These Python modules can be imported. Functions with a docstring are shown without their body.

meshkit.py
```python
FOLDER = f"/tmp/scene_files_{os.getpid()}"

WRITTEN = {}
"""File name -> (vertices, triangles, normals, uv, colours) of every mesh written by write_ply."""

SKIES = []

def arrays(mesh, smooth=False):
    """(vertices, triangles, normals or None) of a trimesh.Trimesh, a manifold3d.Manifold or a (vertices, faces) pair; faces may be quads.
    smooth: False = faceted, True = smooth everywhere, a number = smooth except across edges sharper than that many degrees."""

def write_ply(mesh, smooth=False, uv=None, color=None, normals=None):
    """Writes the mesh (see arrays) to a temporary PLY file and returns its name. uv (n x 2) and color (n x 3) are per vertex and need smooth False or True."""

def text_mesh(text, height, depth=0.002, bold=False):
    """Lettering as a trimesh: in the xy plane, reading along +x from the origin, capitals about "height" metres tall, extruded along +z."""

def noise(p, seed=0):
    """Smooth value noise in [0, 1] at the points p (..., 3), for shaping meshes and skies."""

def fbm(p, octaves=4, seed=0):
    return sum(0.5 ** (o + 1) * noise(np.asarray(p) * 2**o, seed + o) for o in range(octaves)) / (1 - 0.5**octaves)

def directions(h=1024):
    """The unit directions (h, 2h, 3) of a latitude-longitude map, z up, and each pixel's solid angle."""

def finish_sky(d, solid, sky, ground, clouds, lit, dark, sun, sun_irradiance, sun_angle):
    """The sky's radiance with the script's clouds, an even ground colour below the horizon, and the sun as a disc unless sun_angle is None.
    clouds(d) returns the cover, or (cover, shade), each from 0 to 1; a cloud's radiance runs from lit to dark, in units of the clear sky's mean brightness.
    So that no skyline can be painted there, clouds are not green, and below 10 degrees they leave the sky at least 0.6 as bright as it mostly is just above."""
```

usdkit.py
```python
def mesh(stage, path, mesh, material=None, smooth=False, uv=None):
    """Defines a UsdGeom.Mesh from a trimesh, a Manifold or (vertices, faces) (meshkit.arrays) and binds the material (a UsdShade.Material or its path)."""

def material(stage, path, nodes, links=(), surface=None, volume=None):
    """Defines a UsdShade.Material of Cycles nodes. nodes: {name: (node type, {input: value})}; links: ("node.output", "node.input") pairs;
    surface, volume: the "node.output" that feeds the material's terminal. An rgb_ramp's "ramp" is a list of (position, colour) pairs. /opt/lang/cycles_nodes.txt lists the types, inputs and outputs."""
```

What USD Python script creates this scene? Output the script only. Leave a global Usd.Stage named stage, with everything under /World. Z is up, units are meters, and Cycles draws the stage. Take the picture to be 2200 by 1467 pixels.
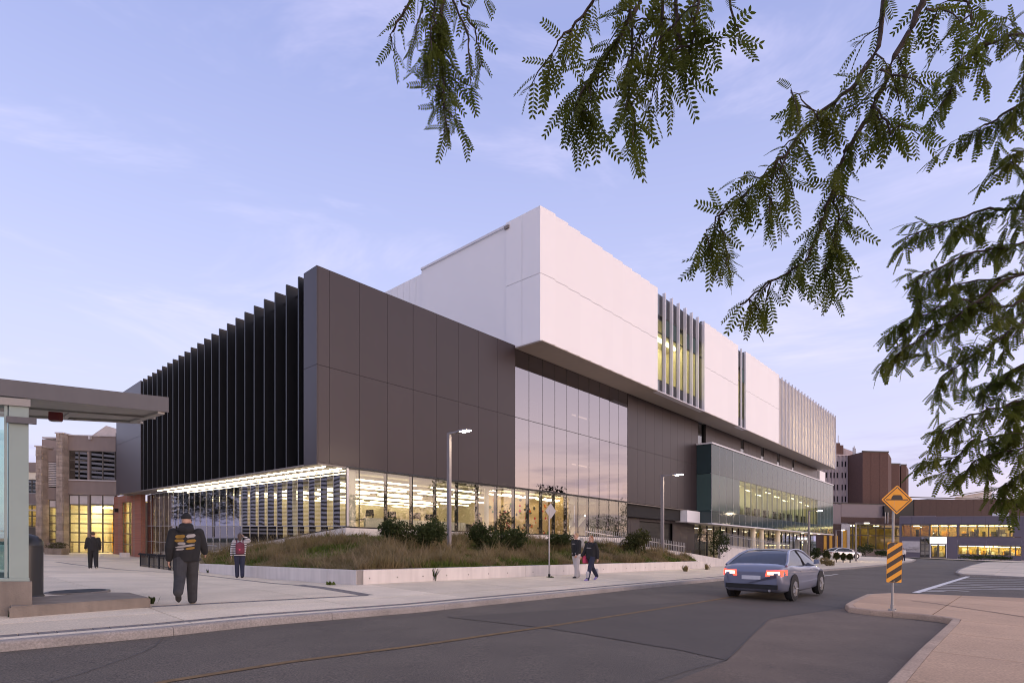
import math, random, numpy as np, trimesh, manifold3d as m3, usdkit, meshkit
from pxr import Usd, UsdGeom, UsdLux, UsdShade, Gf, Sdf
from shapely.geometry import Polygon, Point, LineString, box as sbox, MultiPolygon
from shapely.ops import unary_union

stage = Usd.Stage.CreateInMemory()
UsdGeom.SetStageUpAxis(stage, 'Z'); UsdGeom.SetStageMetersPerUnit(stage, 1.0)
UsdGeom.Xform.Define(stage, '/World')
rng = np.random.default_rng(7)

# ------------------------------------------------------------ camera, sky, sun, exposure
EYE, FPX, GRADE = 1.42, 1187.0, 0.0248        # eye height, focal length in photo pixels, the site's fall to the right
EXPO = 2.25
KX = 2.0 ** -2.0                               # radiance that shows as 1.0
cam = UsdGeom.Camera.Define(stage, '/World/camera')
cam.AddTranslateOp().Set(Gf.Vec3d(0, 0, EYE)); cam.AddRotateXOp().Set(90)
cam.CreateHorizontalApertureAttr(36.0); cam.CreateVerticalApertureAttr(24.0)
cam.CreateFocalLengthAttr(36.0 * FPX / 2200); cam.CreateVerticalApertureOffsetAttr(36.0 * 426.1 / 2200)
cam.CreateClippingRangeAttr(Gf.Vec2f(0.05, 3000)); cam.CreateExposureAttr(EXPO)
SUN_AZ, SUN_EL = math.radians(128), math.radians(1.5)
SKY_STRENGTH = 0.12
kk = KX / SKY_STRENGTH
def lin(r, g, b, m=1.0):
    f = lambda c: ((c / 255 + 0.055) / 1.055) ** 2.4 if c > 10 else c / 255 / 12.92
    return (f(r) * m, f(g) * m, f(b) * m)
def sk(*c): return lin(*c[:3], m=kk * (c[3] if len(c) > 3 else 1))
sx_, sy_ = math.sin(SUN_AZ), math.cos(SUN_AZ)
skym = usdkit.material(stage, '/World/Looks/dusk_sky', {
    "g": ("texture_coordinate", {}), "nv": ("mapping", {"mapping_type": "normal"}), "sep": ("separate_xyz", {}),
    "sky": ("sky_texture", {"sky_type": "single_scattering", "sun_disc": False, "sun_elevation": SUN_EL, "sun_rotation": SUN_AZ, "ozone_density": 3.0, "aerosol_density": 1.5}),
    "away": ("rgb_ramp", {"ramp": [(0.0, sk(190, 180, 212, 1.12)), (0.05, sk(212, 203, 230, 1.14)), (0.14, sk(217, 213, 243, 1.14)), (0.30, sk(207, 208, 243, 1.12)), (0.5, sk(186, 192, 237, 1.08)), (0.68, sk(164, 173, 226, 1.06)), (1.0, sk(186, 184, 205, 1.2))]}),
    "near": ("rgb_ramp", {"ramp": [(0.0, sk(255, 210, 172, 2.9)), (0.08, sk(249, 215, 196, 2.8)), (0.18, sk(236, 216, 216, 2.45)), (0.32, sk(224, 213, 224, 2.0)), (0.5, sk(212, 207, 228, 1.65)), (0.75, sk(188, 191, 222, 1.42)), (1.0, sk(188, 184, 202, 1.3))]}),
    "sx": ("math", {"math_type": "multiply", "value2": sx_}), "sy": ("math", {"math_type": "multiply_add", "value2": sy_}),
    "az": ("map_range", {"range_type": "smoothstep", "from_min": -0.1, "from_max": 0.95, "clamp": True}),
    "m1": ("mix", {"mix_type": "mix"}), "m2": ("mix", {"mix_type": "mix", "fac": 0.22}),
    "cm": ("mapping", {"mapping_type": "point", "scale": (1.3, 1.3, 5.0), "rotation": (0.25, 0.35, 0.5)}),
    "cn": ("noise_texture", {"scale": 2.1, "detail": 7.0, "roughness": 0.62, "distortion": 0.5}),
    "cr": ("map_range", {"range_type": "smoothstep", "from_min": 0.50, "from_max": 0.78, "to_max": 0.22, "clamp": True}),
    "cl": ("mix", {"mix_type": "mix", "color2": sk(230, 218, 238, 1.4)}),
    "lm": ("mapping", {"mapping_type": "point", "scale": (1.0, 1.0, 9.0)}),
    "ln": ("noise_texture", {"scale": 3.4, "detail": 6.0, "roughness": 0.6}),
    "lz": ("map_range", {"range_type": "smoothstep", "from_min": 0.24, "from_max": 0.03, "to_max": 1.0, "clamp": True}),
    "lr": ("map_range", {"range_type": "smoothstep", "from_min": 0.5, "from_max": 0.68, "to_max": 0.62, "clamp": True}),
    "lf": ("math", {"math_type": "multiply"}),
    "low": ("mix", {"mix_type": "mix", "color2": sk(176, 170, 208)}),
    "b": ("background_shader", {"strength": SKY_STRENGTH})},
    [("g.generated", "sep.vector"), ("sep.z", "away.fac"), ("sep.z", "near.fac"), ("sep.x", "sx.value1"), ("sep.y", "sy.value1"), ("sx.value", "sy.value3"),
     ("sy.value", "az.value"), ("az.result", "m1.fac"), ("away.color", "m1.color1"), ("near.color", "m1.color2"), ("m1.color", "m2.color1"), ("sky.color", "m2.color2"),
     ("g.generated", "cm.vector"), ("cm.vector", "cn.vector"), ("cn.fac", "cr.value"), ("cr.result", "cl.fac"), ("m2.color", "cl.color1"),
     ("g.generated", "lm.vector"), ("lm.vector", "ln.vector"), ("ln.fac", "lr.value"), ("sep.z", "lz.value"), ("lr.result", "lf.value1"), ("lz.result", "lf.value2"),
     ("lf.value", "low.fac"), ("cl.color", "low.color1"), ("low.color", "b.color")], surface="b.background")
dome = UsdLux.DomeLight.Define(stage, '/World/sky')
UsdShade.MaterialBindingAPI.Apply(dome.GetPrim()).Bind(skym)
dome.GetPrim().SetCustomDataByKey('kind', 'structure')
sun = UsdLux.DistantLight.Define(stage, '/World/sun')
sun.CreateNormalizeAttr(True); sun.CreateIntensityAttr(0.06); sun.CreateAngleAttr(14.0); sun.CreateColorAttr(Gf.Vec3f(1.0, 0.72, 0.62))
sun.AddRotateXYZOp().Set(Gf.Vec3f(90 - 5.0, 0, 180 - math.degrees(SUN_AZ)))

# ------------------------------------------------------------ helpers
def hor(X): return 1159.6 + GRADE * (X - 1100)                 # the photo row of eye level at column X
def ray(X): return (X - 1100) / FPX
def pz(X, Y, d): return EYE + (hor(X) - Y) * d / FPX
def P(X, Y, d): return np.array([ray(X) * d, d, pz(X, Y, d)])
def grade_z(x, y):                                              # level of the pavement
    f = np.interp(y, [13, 25, 48, 80], [0, -0.38, -0.85, -0.9]); l = np.clip((-4.0 - np.asarray(x)) / 4.0, 0, 1)
    return f * l * l * (3 - 2 * l)
def G(X, Y, dz=0.0, flat=None):                                 # where the line of sight through (X, Y) meets the pavement
    z = 0.0
    for _ in range(60):
        d = (EYE - z - dz) * FPX / (Y - hor(X)); t = flat if flat is not None else float(grade_z(ray(X) * d, d)); z = 0.6 * z + 0.4 * t
    return np.array([ray(X) * d, d, z + dz])
def sh(v): v = np.array(v, float); v[:, 2] -= GRADE * v[:, 0]; return v

used = {}
def numbered(path):
    n = used.get(path, 0); used[path] = n + 1
    return path if n == 0 else f'{path}_{n:03d}'
class Thing:
    def __init__(s, name, label=None, cat=None, loc=(0, 0, 0), rz=0.0, group=None, kind=None):
        s.path = numbered('/World/' + name); s.loc = np.array([loc[0], loc[1], loc[2] - GRADE * loc[0]], float); s.rz = rz; s.names = {}
        x = UsdGeom.Xform.Define(stage, s.path)
        x.AddTransformOp().Set(Gf.Matrix4d().SetRotate(Gf.Rotation(Gf.Vec3d(0, 0, 1), math.degrees(rz))) * Gf.Matrix4d().SetTranslate(Gf.Vec3d(*map(float, s.loc))))
        s.prim = x.GetPrim(); tag(s.prim, label, cat, group, kind)
    def local(s, name, mesh, mat, smooth=False, label=None, parent=None, kind=None):
        base = parent or s.path; p = numbered(base + '/' + name)
        m = usdkit.mesh(stage, p, mesh.get() if isinstance(mesh, MB) else mesh, mat, smooth)
        tag(m.GetPrim(), label, None, None, kind); return p
    def world(s, name, mesh, mat, **k):
        v, f = mesh.get() if isinstance(mesh, MB) else (np.array(mesh.vertices), np.array(mesh.faces))
        v = sh(v) - s.loc
        if s.rz: c, q = math.cos(-s.rz), math.sin(-s.rz); v = np.stack([c * v[:, 0] - q * v[:, 1], q * v[:, 0] + c * v[:, 1], v[:, 2]], 1)
        return s.local(name, (v, f), mat, **k)
def tag(prim, label=None, cat=None, group=None, kind=None):
    for k, v in (('label', label), ('category', cat), ('group', group), ('kind', kind)):
        if v: prim.SetCustomDataByKey(k, v)
def copy_of(src, name, loc, rz, label, cat, group=None):
    t = Thing(name, label, cat, loc, rz, group); t.prim.GetReferences().AddInternalReference(src.path)
    t.prim.SetInstanceable(True); return t
def struct(name, mesh, mat, kind='structure', label=None, cat=None, smooth=False):
    p = numbered('/World/' + name); v, f = mesh.get() if isinstance(mesh, MB) else mesh
    m = usdkit.mesh(stage, p, (sh(v), f), mat, smooth); tag(m.GetPrim(), label, cat, None, kind); return p

class MB:
    def __init__(s): s.v, s.f, s.n = [], [], 0
    def add(s, v, f):
        v, f = np.asarray(v, float), np.asarray(f, int)
        if f.shape[1] == 4: f = np.vstack([f[:, [0, 1, 2]], f[:, [0, 2, 3]]])
        s.v.append(v); s.f.append(f + s.n); s.n += len(v); return s
    def hexa(s, p):  # 8 corners: lower 0..3 then upper 4..7, counter-clockwise from above
        return s.add(p, [[3, 2, 1, 0], [4, 5, 6, 7], [0, 1, 5, 4], [1, 2, 6, 5], [2, 3, 7, 6], [3, 0, 4, 7]])
    def box(s, x0, x1, y0, y1, z0, z1):
        return s.hexa([(x0, y0, z0), (x1, y0, z0), (x1, y1, z0), (x0, y1, z0), (x0, y0, z1), (x1, y0, z1), (x1, y1, z1), (x0, y1, z1)])
    def quad(s, a, b, c, d): return s.add([a, b, c, d], [[0, 1, 2, 3]])
    def tube(s, pts, r, n=8, cap=True):
        p = np.asarray(pts, float); r = np.broadcast_to(np.asarray(r, float), (len(p),)); t = np.gradient(p, axis=0); t /= np.linalg.norm(t, axis=1, keepdims=True) + 1e-12
        a = np.cross(t, np.where(np.abs(t[:, 2:]) < 0.9, [0, 0, 1.0], [1.0, 0, 0])); a /= np.linalg.norm(a, axis=1, keepdims=True); b = np.cross(t, a); g = np.arange(n) * 2 * np.pi / n
        v = p[:, None] + r[:, None, None] * (np.cos(g)[None, :, None] * a[:, None] + np.sin(g)[None, :, None] * b[:, None])
        i, j = np.meshgrid(np.arange(len(p) - 1), np.arange(n), indexing='ij')
        q = np.stack([i * n + j, i * n + (j + 1) % n, (i + 1) * n + (j + 1) % n, (i + 1) * n + j], -1).reshape(-1, 4)
        f = np.vstack([q[:, [0, 1, 2]], q[:, [0, 2, 3]]]); v = v.reshape(-1, 3)
        if cap:
            m = len(v); v = np.vstack([v, p[:1], p[-1:]]); k = np.arange(n); e = (len(p) - 1) * n
            f = np.vstack([f, np.stack([np.full(n, m), (k + 1) % n, k], 1), np.stack([np.full(n, m + 1), e + k, e + (k + 1) % n], 1)])
        return s.add(v, f)
    def mesh(s, m, M=None):
        v, f = (m.get() if isinstance(m, MB) else (np.array(m.vertices), np.array(m.faces)) if hasattr(m, 'faces') else (m.to_mesh().vert_properties[:, :3], m.to_mesh().tri_verts))
        return s.add(v if M is None else v @ M[:3, :3].T + M[:3, 3], f)
    def prism(s, poly, z0, z1):                                 # a shapely polygon between two levels
        for g in getattr(poly, 'geoms', [poly]):
            if g.area < 1e-6: continue
            t = trimesh.creation.extrude_polygon(g, z1 - z0, engine='earcut'); s.add(np.array(t.vertices) + [0, 0, z0], t.faces)
        return s
    def get(s): return np.vstack(s.v), np.vstack(s.f)
    def moved(s, M):
        v, f = s.get(); return MB().add(v @ np.asarray(M)[:3, :3].T + np.asarray(M)[:3, 3], f)

class Frame:                                                    # a wall's own axes: a along it, b away behind it, z up
    def __init__(s, o, ux, uy): s.o, s.ux, s.uy = np.array(o[:2], float), np.array(ux, float), np.array(uy, float)
    def w(s, a, b, z): q = s.o + a * s.ux + b * s.uy; return (q[0], q[1], z)
    def box(s, m, a0, a1, b0, b1, z0, z1, z0b=None, z1b=None):
        z0b = z0 if z0b is None else z0b; z1b = z1 if z1b is None else z1b
        return m.hexa([s.w(a0, b0, z0), s.w(a1, b0, z0b), s.w(a1, b1, z0b), s.w(a0, b1, z0), s.w(a0, b0, z1), s.w(a1, b0, z1b), s.w(a1, b1, z1b), s.w(a0, b1, z1)])
    def a(s, X, b=0.0):
        r = ray(X); o = s.o + b * s.uy; return (r * o[1] - o[0]) / (s.ux[0] - r * s.ux[1])
    def b(s, X, a=0.0):
        r = ray(X); o = s.o + a * s.ux; return (r * o[1] - o[0]) / (s.uy[0] - r * s.uy[1])
    def d(s, a, b): return s.o[1] + a * s.ux[1] + b * s.uy[1]
    def z(s, X, Y, b=0.0): return pz(X, Y, s.d(s.a(X, b), b))
    def px(s, m, X0, X1, Y0, Y1, b0, b1):                      # box that fills a photo rectangle on this wall
        a0, a1 = s.a(X0, b0), s.a(X1, b0); return s.box(m, a0, a1, b0, b1, s.z((X0 + X1) / 2, Y1, b0), s.z((X0 + X1) / 2, Y0, b0))
    def ab(s, p): q = np.array(p[:2]) - s.o; return q @ s.ux, q @ s.uy

# ------------------------------------------------------------ materials
def surf(name, col, rough=0.6, metal=0.0, var=0.12, scale=2.0, detail=5.0, bump=0.0, bscale=60.0, spec=0.5, tint=None, fine=0.0, fscale=180.0, objvar=0.0, coat=0.0, vec=(1, 1, 1), obj=False, stain=0.0):
    c = np.array(col); n = {"tc": ("texture_coordinate", {}), "geo": ("geometry", {}), "mp": ("mapping", {"mapping_type": "point", "scale": vec}),
        "n": ("noise_texture", {"scale": scale, "detail": detail, "roughness": 0.6}), "r": ("rgb_ramp", {"ramp": [(0.25, tuple(c * (1 - var))), (0.75, tuple((np.array(tint) if tint is not None else c) * (1 + var)))]}),
        "p": ("principled_bsdf", {"roughness": rough, "metallic": metal, "specular_ior_level": spec, "coat_weight": coat})}
    l = [("geo.position", "mp.vector"), ("mp.vector", "n.vector"), ("n.fac", "r.fac")]
    if obj: l[0] = ("tc.object", "mp.vector")
    out = "r.color"
    if fine:
        n["fn"] = ("noise_texture", {"scale": fscale, "detail": 2.0}); n["fr"] = ("map_range", {"from_min": 0.3, "from_max": 0.7, "to_min": 1 - fine, "to_max": 1 + fine, "clamp": True}); n["fm"] = ("mix", {"mix_type": "multiply", "fac": 1.0})
        l += [("mp.vector", "fn.vector"), ("fn.fac", "fr.value"), (out, "fm.color1"), ("fr.result", "fm.color2")]; out = "fm.color"
    if stain:
        n["sm"] = ("mapping", {"mapping_type": "point", "scale": (2.2, 2.2, 0.22)}); n["sn"] = ("noise_texture", {"scale": 1.6, "detail": 6.0, "roughness": 0.65}); n["sr"] = ("map_range", {"from_min": 0.35, "from_max": 0.7, "to_min": 1.0, "to_max": 1 - stain, "clamp": True}); n["smx"] = ("mix", {"mix_type": "multiply", "fac": 1.0})
        l += [("geo.position", "sm.vector"), ("sm.vector", "sn.vector"), ("sn.fac", "sr.value"), (out, "smx.color1"), ("sr.result", "smx.color2")]; out = "smx.color"
    if objvar:
        n["oi"] = ("object_info", {}); n["om"] = ("map_range", {"to_min": 1 - objvar, "to_max": 1 + objvar}); n["ox"] = ("mix", {"mix_type": "multiply", "fac": 1.0})
        l += [("oi.random", "om.value"), (out, "ox.color1"), ("om.result", "ox.color2")]; out = "ox.color"
    l.append((out, "p.base_color"))
    if bump:
        n["bn"] = ("noise_texture", {"scale": bscale, "detail": 4.0}); n["bp"] = ("bump", {"strength": bump, "distance": 0.01})
        l += [("mp.vector", "bn.vector"), ("bn.fac", "bp.height"), ("bp.normal", "p.normal")]
    return usdkit.material(stage, '/World/Looks/' + name, n, l, surface="p.BSDF")
def glow(name, col, e): return usdkit.material(stage, '/World/Looks/' + name, {"e": ("emission", {"color": col, "strength": e * KX})}, [], surface="e.emission")
def glass(name, tint=(0.9, 0.93, 0.92), add=0.06, gl=(1, 1, 1), rough=0.0, mul=1.0, wav=0.0):
    n = {"t": ("transparent_bsdf", {"color": tint}), "g": ("glossy_bsdf", {"color": gl, "roughness": rough}), "f": ("fresnel", {"IOR": 1.5}), "a": ("math", {"math_type": "multiply_add", "value2": mul, "value3": add, "use_clamp": True}), "m": ("mix_closure", {}), "bf": ("geometry", {}), "nb": ("math", {"math_type": "subtract", "value1": 1.0}), "fr": ("math", {"math_type": "multiply"})}
    l = [("f.fac", "a.value1"), ("bf.backfacing", "nb.value2"), ("nb.value", "fr.value2"), ("a.value", "fr.value1"), ("fr.value", "m.fac"), ("t.BSDF", "m.closure1"), ("g.BSDF", "m.closure2")]
    if wav:
        n.update({"geo": ("geometry", {}), "n": ("noise_texture", {"scale": 0.55, "detail": 1.0}), "b": ("bump", {"strength": wav, "distance": 0.05})})
        l += [("geo.position", "n.vector"), ("n.fac", "b.height"), ("b.normal", "g.normal")]
    return usdkit.material(stage, '/World/Looks/' + name, n, l, surface="m.closure")
def leafmat(name, c0, c1, trans=0.35):
    return usdkit.material(stage, '/World/Looks/' + name, {"geo": ("geometry", {}), "n": ("noise_texture", {"scale": 1.7, "detail": 3.0}), "r": ("rgb_ramp", {"ramp": [(0.3, c0), (0.7, c1)]}),
        "ri": ("map_range", {"to_min": 0.45, "to_max": 1.5}), "mx": ("mix", {"mix_type": "multiply", "fac": 1.0}), "p": ("principled_bsdf", {"roughness": 0.6, "specular_ior_level": 0.15}), "t": ("translucent_bsdf", {}), "m": ("mix_closure", {"fac": trans})},
        [("geo.position", "n.vector"), ("n.fac", "r.fac"), ("geo.random_per_island", "ri.value"), ("r.color", "mx.color1"), ("ri.result", "mx.color2"), ("mx.color", "p.base_color"), ("mx.color", "t.color"), ("p.BSDF", "m.closure1"), ("t.BSDF", "m.closure2")], surface="m.closure")
M = {}
M['asphalt'] = surf('asphalt', (0.100, 0.081, 0.063), 0.82, var=0.24, scale=0.55, detail=9.0, bump=0.8, bscale=70, fine=0.6, fscale=55)  # road asphalt; a warm wash of lamp light is mixed into its colour
M['patch'] = surf('asphalt_patch', (0.078, 0.063, 0.050), 0.85, var=0.12, scale=0.9, bump=0.4, bscale=110, fine=0.5, fscale=60)
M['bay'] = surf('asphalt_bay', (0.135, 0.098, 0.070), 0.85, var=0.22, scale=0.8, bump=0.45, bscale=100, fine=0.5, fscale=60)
M['crack'] = surf('crack_sealant', (0.036, 0.031, 0.028), 0.6)
M['paint_white'] = surf('road_paint_white', (0.62, 0.6, 0.58), 0.6, var=0.25, scale=9)
M['paint_yellow'] = surf('road_paint_yellow', (0.15, 0.09, 0.035), 0.8, var=0.4, scale=7)
M['slab'] = surf('pavement_concrete', (0.60, 0.51, 0.39), 0.8, var=0.15, scale=0.7, detail=10, bump=0.25, bscale=140, fine=0.18, fscale=40, objvar=0.09)
M['slab2'] = surf('pavement_concrete_lamp_tint', (0.46, 0.30, 0.185), 0.8, var=0.14, scale=0.6, detail=8, bump=0.25, bscale=140, fine=0.2, fscale=40, objvar=0.08)  # near pavement: warm lamp light painted into the concrete colour
M['joint'] = surf('joint', (0.05, 0.045, 0.042), 0.9)
M['paver'] = surf('dark_paver', (0.16, 0.145, 0.14), 0.8, var=0.25, scale=7)
M['kerb'] = surf('kerb_concrete', (0.27, 0.245, 0.225), 0.8, var=0.2, scale=1.5, bump=0.35, bscale=70, fine=0.2, fscale=40)
M['wallc'] = surf('cast_concrete', (0.66, 0.61, 0.57), 0.75, var=0.08, scale=1.2, detail=8, bump=0.12, bscale=60, stain=0.16)
M['oldc'] = surf('old_concrete', (0.22, 0.185, 0.155), 0.9, var=0.2, scale=2, bump=0.6, bscale=40, stain=0.25)
M['earth'] = surf('earth', (0.17, 0.125, 0.06), 0.95, var=0.35, scale=3, bump=0.6, bscale=18)
M['lawn'] = surf('far_ground', (0.07, 0.075, 0.045), 0.95, var=0.3, scale=0.4)
M['darkp'] = surf('bronze_panel', (0.036, 0.027, 0.030), 0.38, metal=0.25, var=0.04, scale=0.6, spec=0.5, objvar=0.05)
M['blackp'] = surf('black_metal', (0.012, 0.0125, 0.015), 0.45, metal=0.3, var=0.1, spec=0.4)
M['backing'] = surf('dark_backing', (0.012, 0.011, 0.011), 0.8)
M['white'] = surf('white_panel', (0.80, 0.785, 0.79), 0.45, var=0.008, scale=0.7, objvar=0.01)
M['whitefin'] = surf('white_fin', (0.66, 0.65, 0.68), 0.4, var=0.02)
M['soffit'] = surf('grey_soffit', (0.21, 0.185, 0.17), 0.6, var=0.05)
M['soffit2'] = surf('pale_soffit', (0.36, 0.315, 0.27), 0.6, var=0.05)
M['mull'] = surf('dark_mullion', (0.02, 0.019, 0.019), 0.35, metal=0.4)
M['alu'] = surf('aluminium', (0.42, 0.42, 0.44), 0.35, metal=0.6, var=0.06)
M['cream'] = surf('interior_cream', (0.80, 0.71, 0.54), 0.7, var=0.04)
M['iwhite'] = surf('interior_white', (0.75, 0.70, 0.6), 0.7, var=0.03)
M['ifloor'] = surf('interior_floor', (0.38, 0.33, 0.26), 0.4, var=0.1)
M['iceil'] = surf('interior_ceiling', (0.40, 0.36, 0.29), 0.8)
M['idark'] = surf('interior_dark', (0.05, 0.047, 0.043), 0.7)
M['tan'] = surf('climbing_wall_tan', (0.52, 0.38, 0.20), 0.7, var=0.08)
M['glass'] = glass('clear_glass', (0.86, 0.88, 0.84), 0.10, mul=1.3)
M['curtain'] = glass('coated_glass', (0.24, 0.22, 0.23), 0.29, gl=(0.86, 0.80, 0.84), mul=0.9)
M['strip'] = glass('mirror_glass', (0.16, 0.16, 0.17), 0.36, mul=0.6, gl=(0.8, 0.84, 0.95), rough=0.03, wav=0.2)
M['darkglass'] = glass('dark_glass', (0.10, 0.10, 0.11), 0.10, mul=1.0)
M['tealclear'] = glass('teal_clear_glass', (0.80, 0.86, 0.76), 0.03, mul=0.35)
M['teal_a'] = surf('teal_spandrel_dark', (0.022, 0.040, 0.044), 0.10, var=0.05, spec=0.35, objvar=0.12)
M['teal_b'] = surf('teal_spandrel', (0.050, 0.085, 0.082), 0.10, var=0.06, spec=0.35, objvar=0.10)
M['led'] = glow('led_strip', (1.0, 0.82, 0.55), 11)
M['ledin'] = glow('ceiling_light', (1.0, 0.83, 0.55), 6)
M['ledcool'] = glow('stair_light', (1.0, 0.95, 0.85), 8)
M['lampglow'] = glow('lamp_lens', (1.0, 0.80, 0.54), 220)
def translucent():
    return usdkit.material(stage, '/World/Looks/channel_glass', {"d": ("principled_bsdf", {"base_color": (0.62, 0.61, 0.64), "roughness": 0.35}), "t": ("translucent_bsdf", {"color": (0.75, 0.72, 0.68)}), "m": ("mix_closure", {"fac": 0.5})}, [("d.BSDF", "m.closure1"), ("t.BSDF", "m.closure2")], surface="m.closure")
M['channel'] = translucent()

# ------------------------------------------------------------ ground, road, pavements
Z0 = -0.13
U, V = np.array([0.682, 0.7314]), np.array([-0.7314, 0.682])
C0 = np.array([-8.43, 24.0])
B = Frame(C0, U, V)                                            # the sports building: a along its right face, b along its left face
def RP(X, Y): return G(X, Y, flat=Z0)[:2]                      # a point of the road
def SP(X, Y): return G(X, Y)[:2]                               # a point of the pavement
xs = np.unique(np.concatenate([np.linspace(-1500, -120, 12), np.linspace(-120, 150, 91), np.linspace(150, 1500, 12)]))
ys = np.unique(np.concatenate([np.linspace(-1200, -60, 10), np.linspace(-60, 140, 68), np.linspace(140, 1800, 12)]))
gx, gy = np.meshgrid(xs, ys, indexing='ij'); gz = np.minimum(-0.22, grade_z(gx, gy) - 0.2) - np.clip((np.hypot(gx, gy) - 150) / 1500, 0, 1) * 1.0
gz = gz + np.where(np.hypot(gx, gy) > 200, GRADE * gx * 0.96, 0)
ii, jj = np.meshgrid(np.arange(len(xs) - 1), np.arange(len(ys) - 1), indexing='ij'); n_ = len(ys)
f_ = np.stack([ii * n_ + jj, (ii + 1) * n_ + jj, (ii + 1) * n_ + jj + 1, ii * n_ + jj + 1], -1).reshape(-1, 4)
struct('ground', MB().add(np.stack([gx, gy, gz], -1).reshape(-1, 3), f_), M['lawn'])

far_px = [(0, 1400), (352, 1367), (560, 1344), (900, 1315), (1400, 1262), (1500, 1252), (1751, 1228), (1830, 1222), (1930, 1212)]
farkerb = [RP(*p) for p in far_px]
d0 = farkerb[0] - farkerb[1]; d0 /= np.linalg.norm(d0)
tip = [RP(1962, 1206.5), RP(1968, 1203), RP(1955, 1200.5), RP(1900, 1197.5), RP(1840, 1195.5), RP(1700, 1193.5)]
farkerb = [farkerb[0] + d0 * 45, farkerb[0] + d0 * 14] + farkerb + tip
farside = [RP(1600, 1189.5), RP(1830, 1194.0) + np.array([0, 7]), RP(1940, 1198) + np.array([0, 5.0]), RP(2200, 1209.5), RP(2200, 1209.5) + np.array([30, -6])]
corner_px = [(2400, 1250), (2200, 1243), (2120, 1239), (2062, 1236.5), (2051, 1232), (2058, 1226), (2085, 1216), (2112, 1209.5), (2140, 1208.5), (2400, 1217)]
corner = [RP(*p) for p in corner_px][::-1]
isl_px = [(2600, 1308), (2200, 1292), (1966, 1283), (1917, 1281), (1860, 1284), (1828, 1299), (1815, 1307), (1823, 1315), (1870, 1321), (1917, 1325.5), (1975, 1331), (2024, 1337), (2043, 1341), (2036, 1350), (1970, 1413), (1921, 1467)]
island = [RP(*p) for p in isl_px]
dn = island[-1] - island[-2]; dn /= np.linalg.norm(dn)
island += [island[-1] + dn * 12, island[-1] + dn * 40]

road_poly = Polygon(farkerb[:-1] + [farkerb[-1]] + farside + [np.array([220, 60.0]), np.array([220, -60.0]), np.array([-60, -60.0])]).buffer(0)
def sheet(poly, z, maxe=6.0, zf=None):
    mb = MB()
    for g in getattr(poly, 'geoms', [poly]):
        if g.area < 1e-4: continue
        v, f = trimesh.creation.triangulate_polygon(g, engine='earcut'); v = np.column_stack([v, np.zeros(len(v))])
        v, f = trimesh.remesh.subdivide_to_size(v, f, maxe, max_iter=12)[:2]; v[:, 2] = z + (0 if zf is None else zf(v[:, 0], v[:, 1])); mb.add(v, f)
    return mb
struct('road', sheet(road_poly, Z0, 40), M['asphalt'])
def strip(pts, w):
    return LineString([tuple(p[:2]) for p in pts]).buffer(w / 2, cap_style=2, join_style=2)
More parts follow.
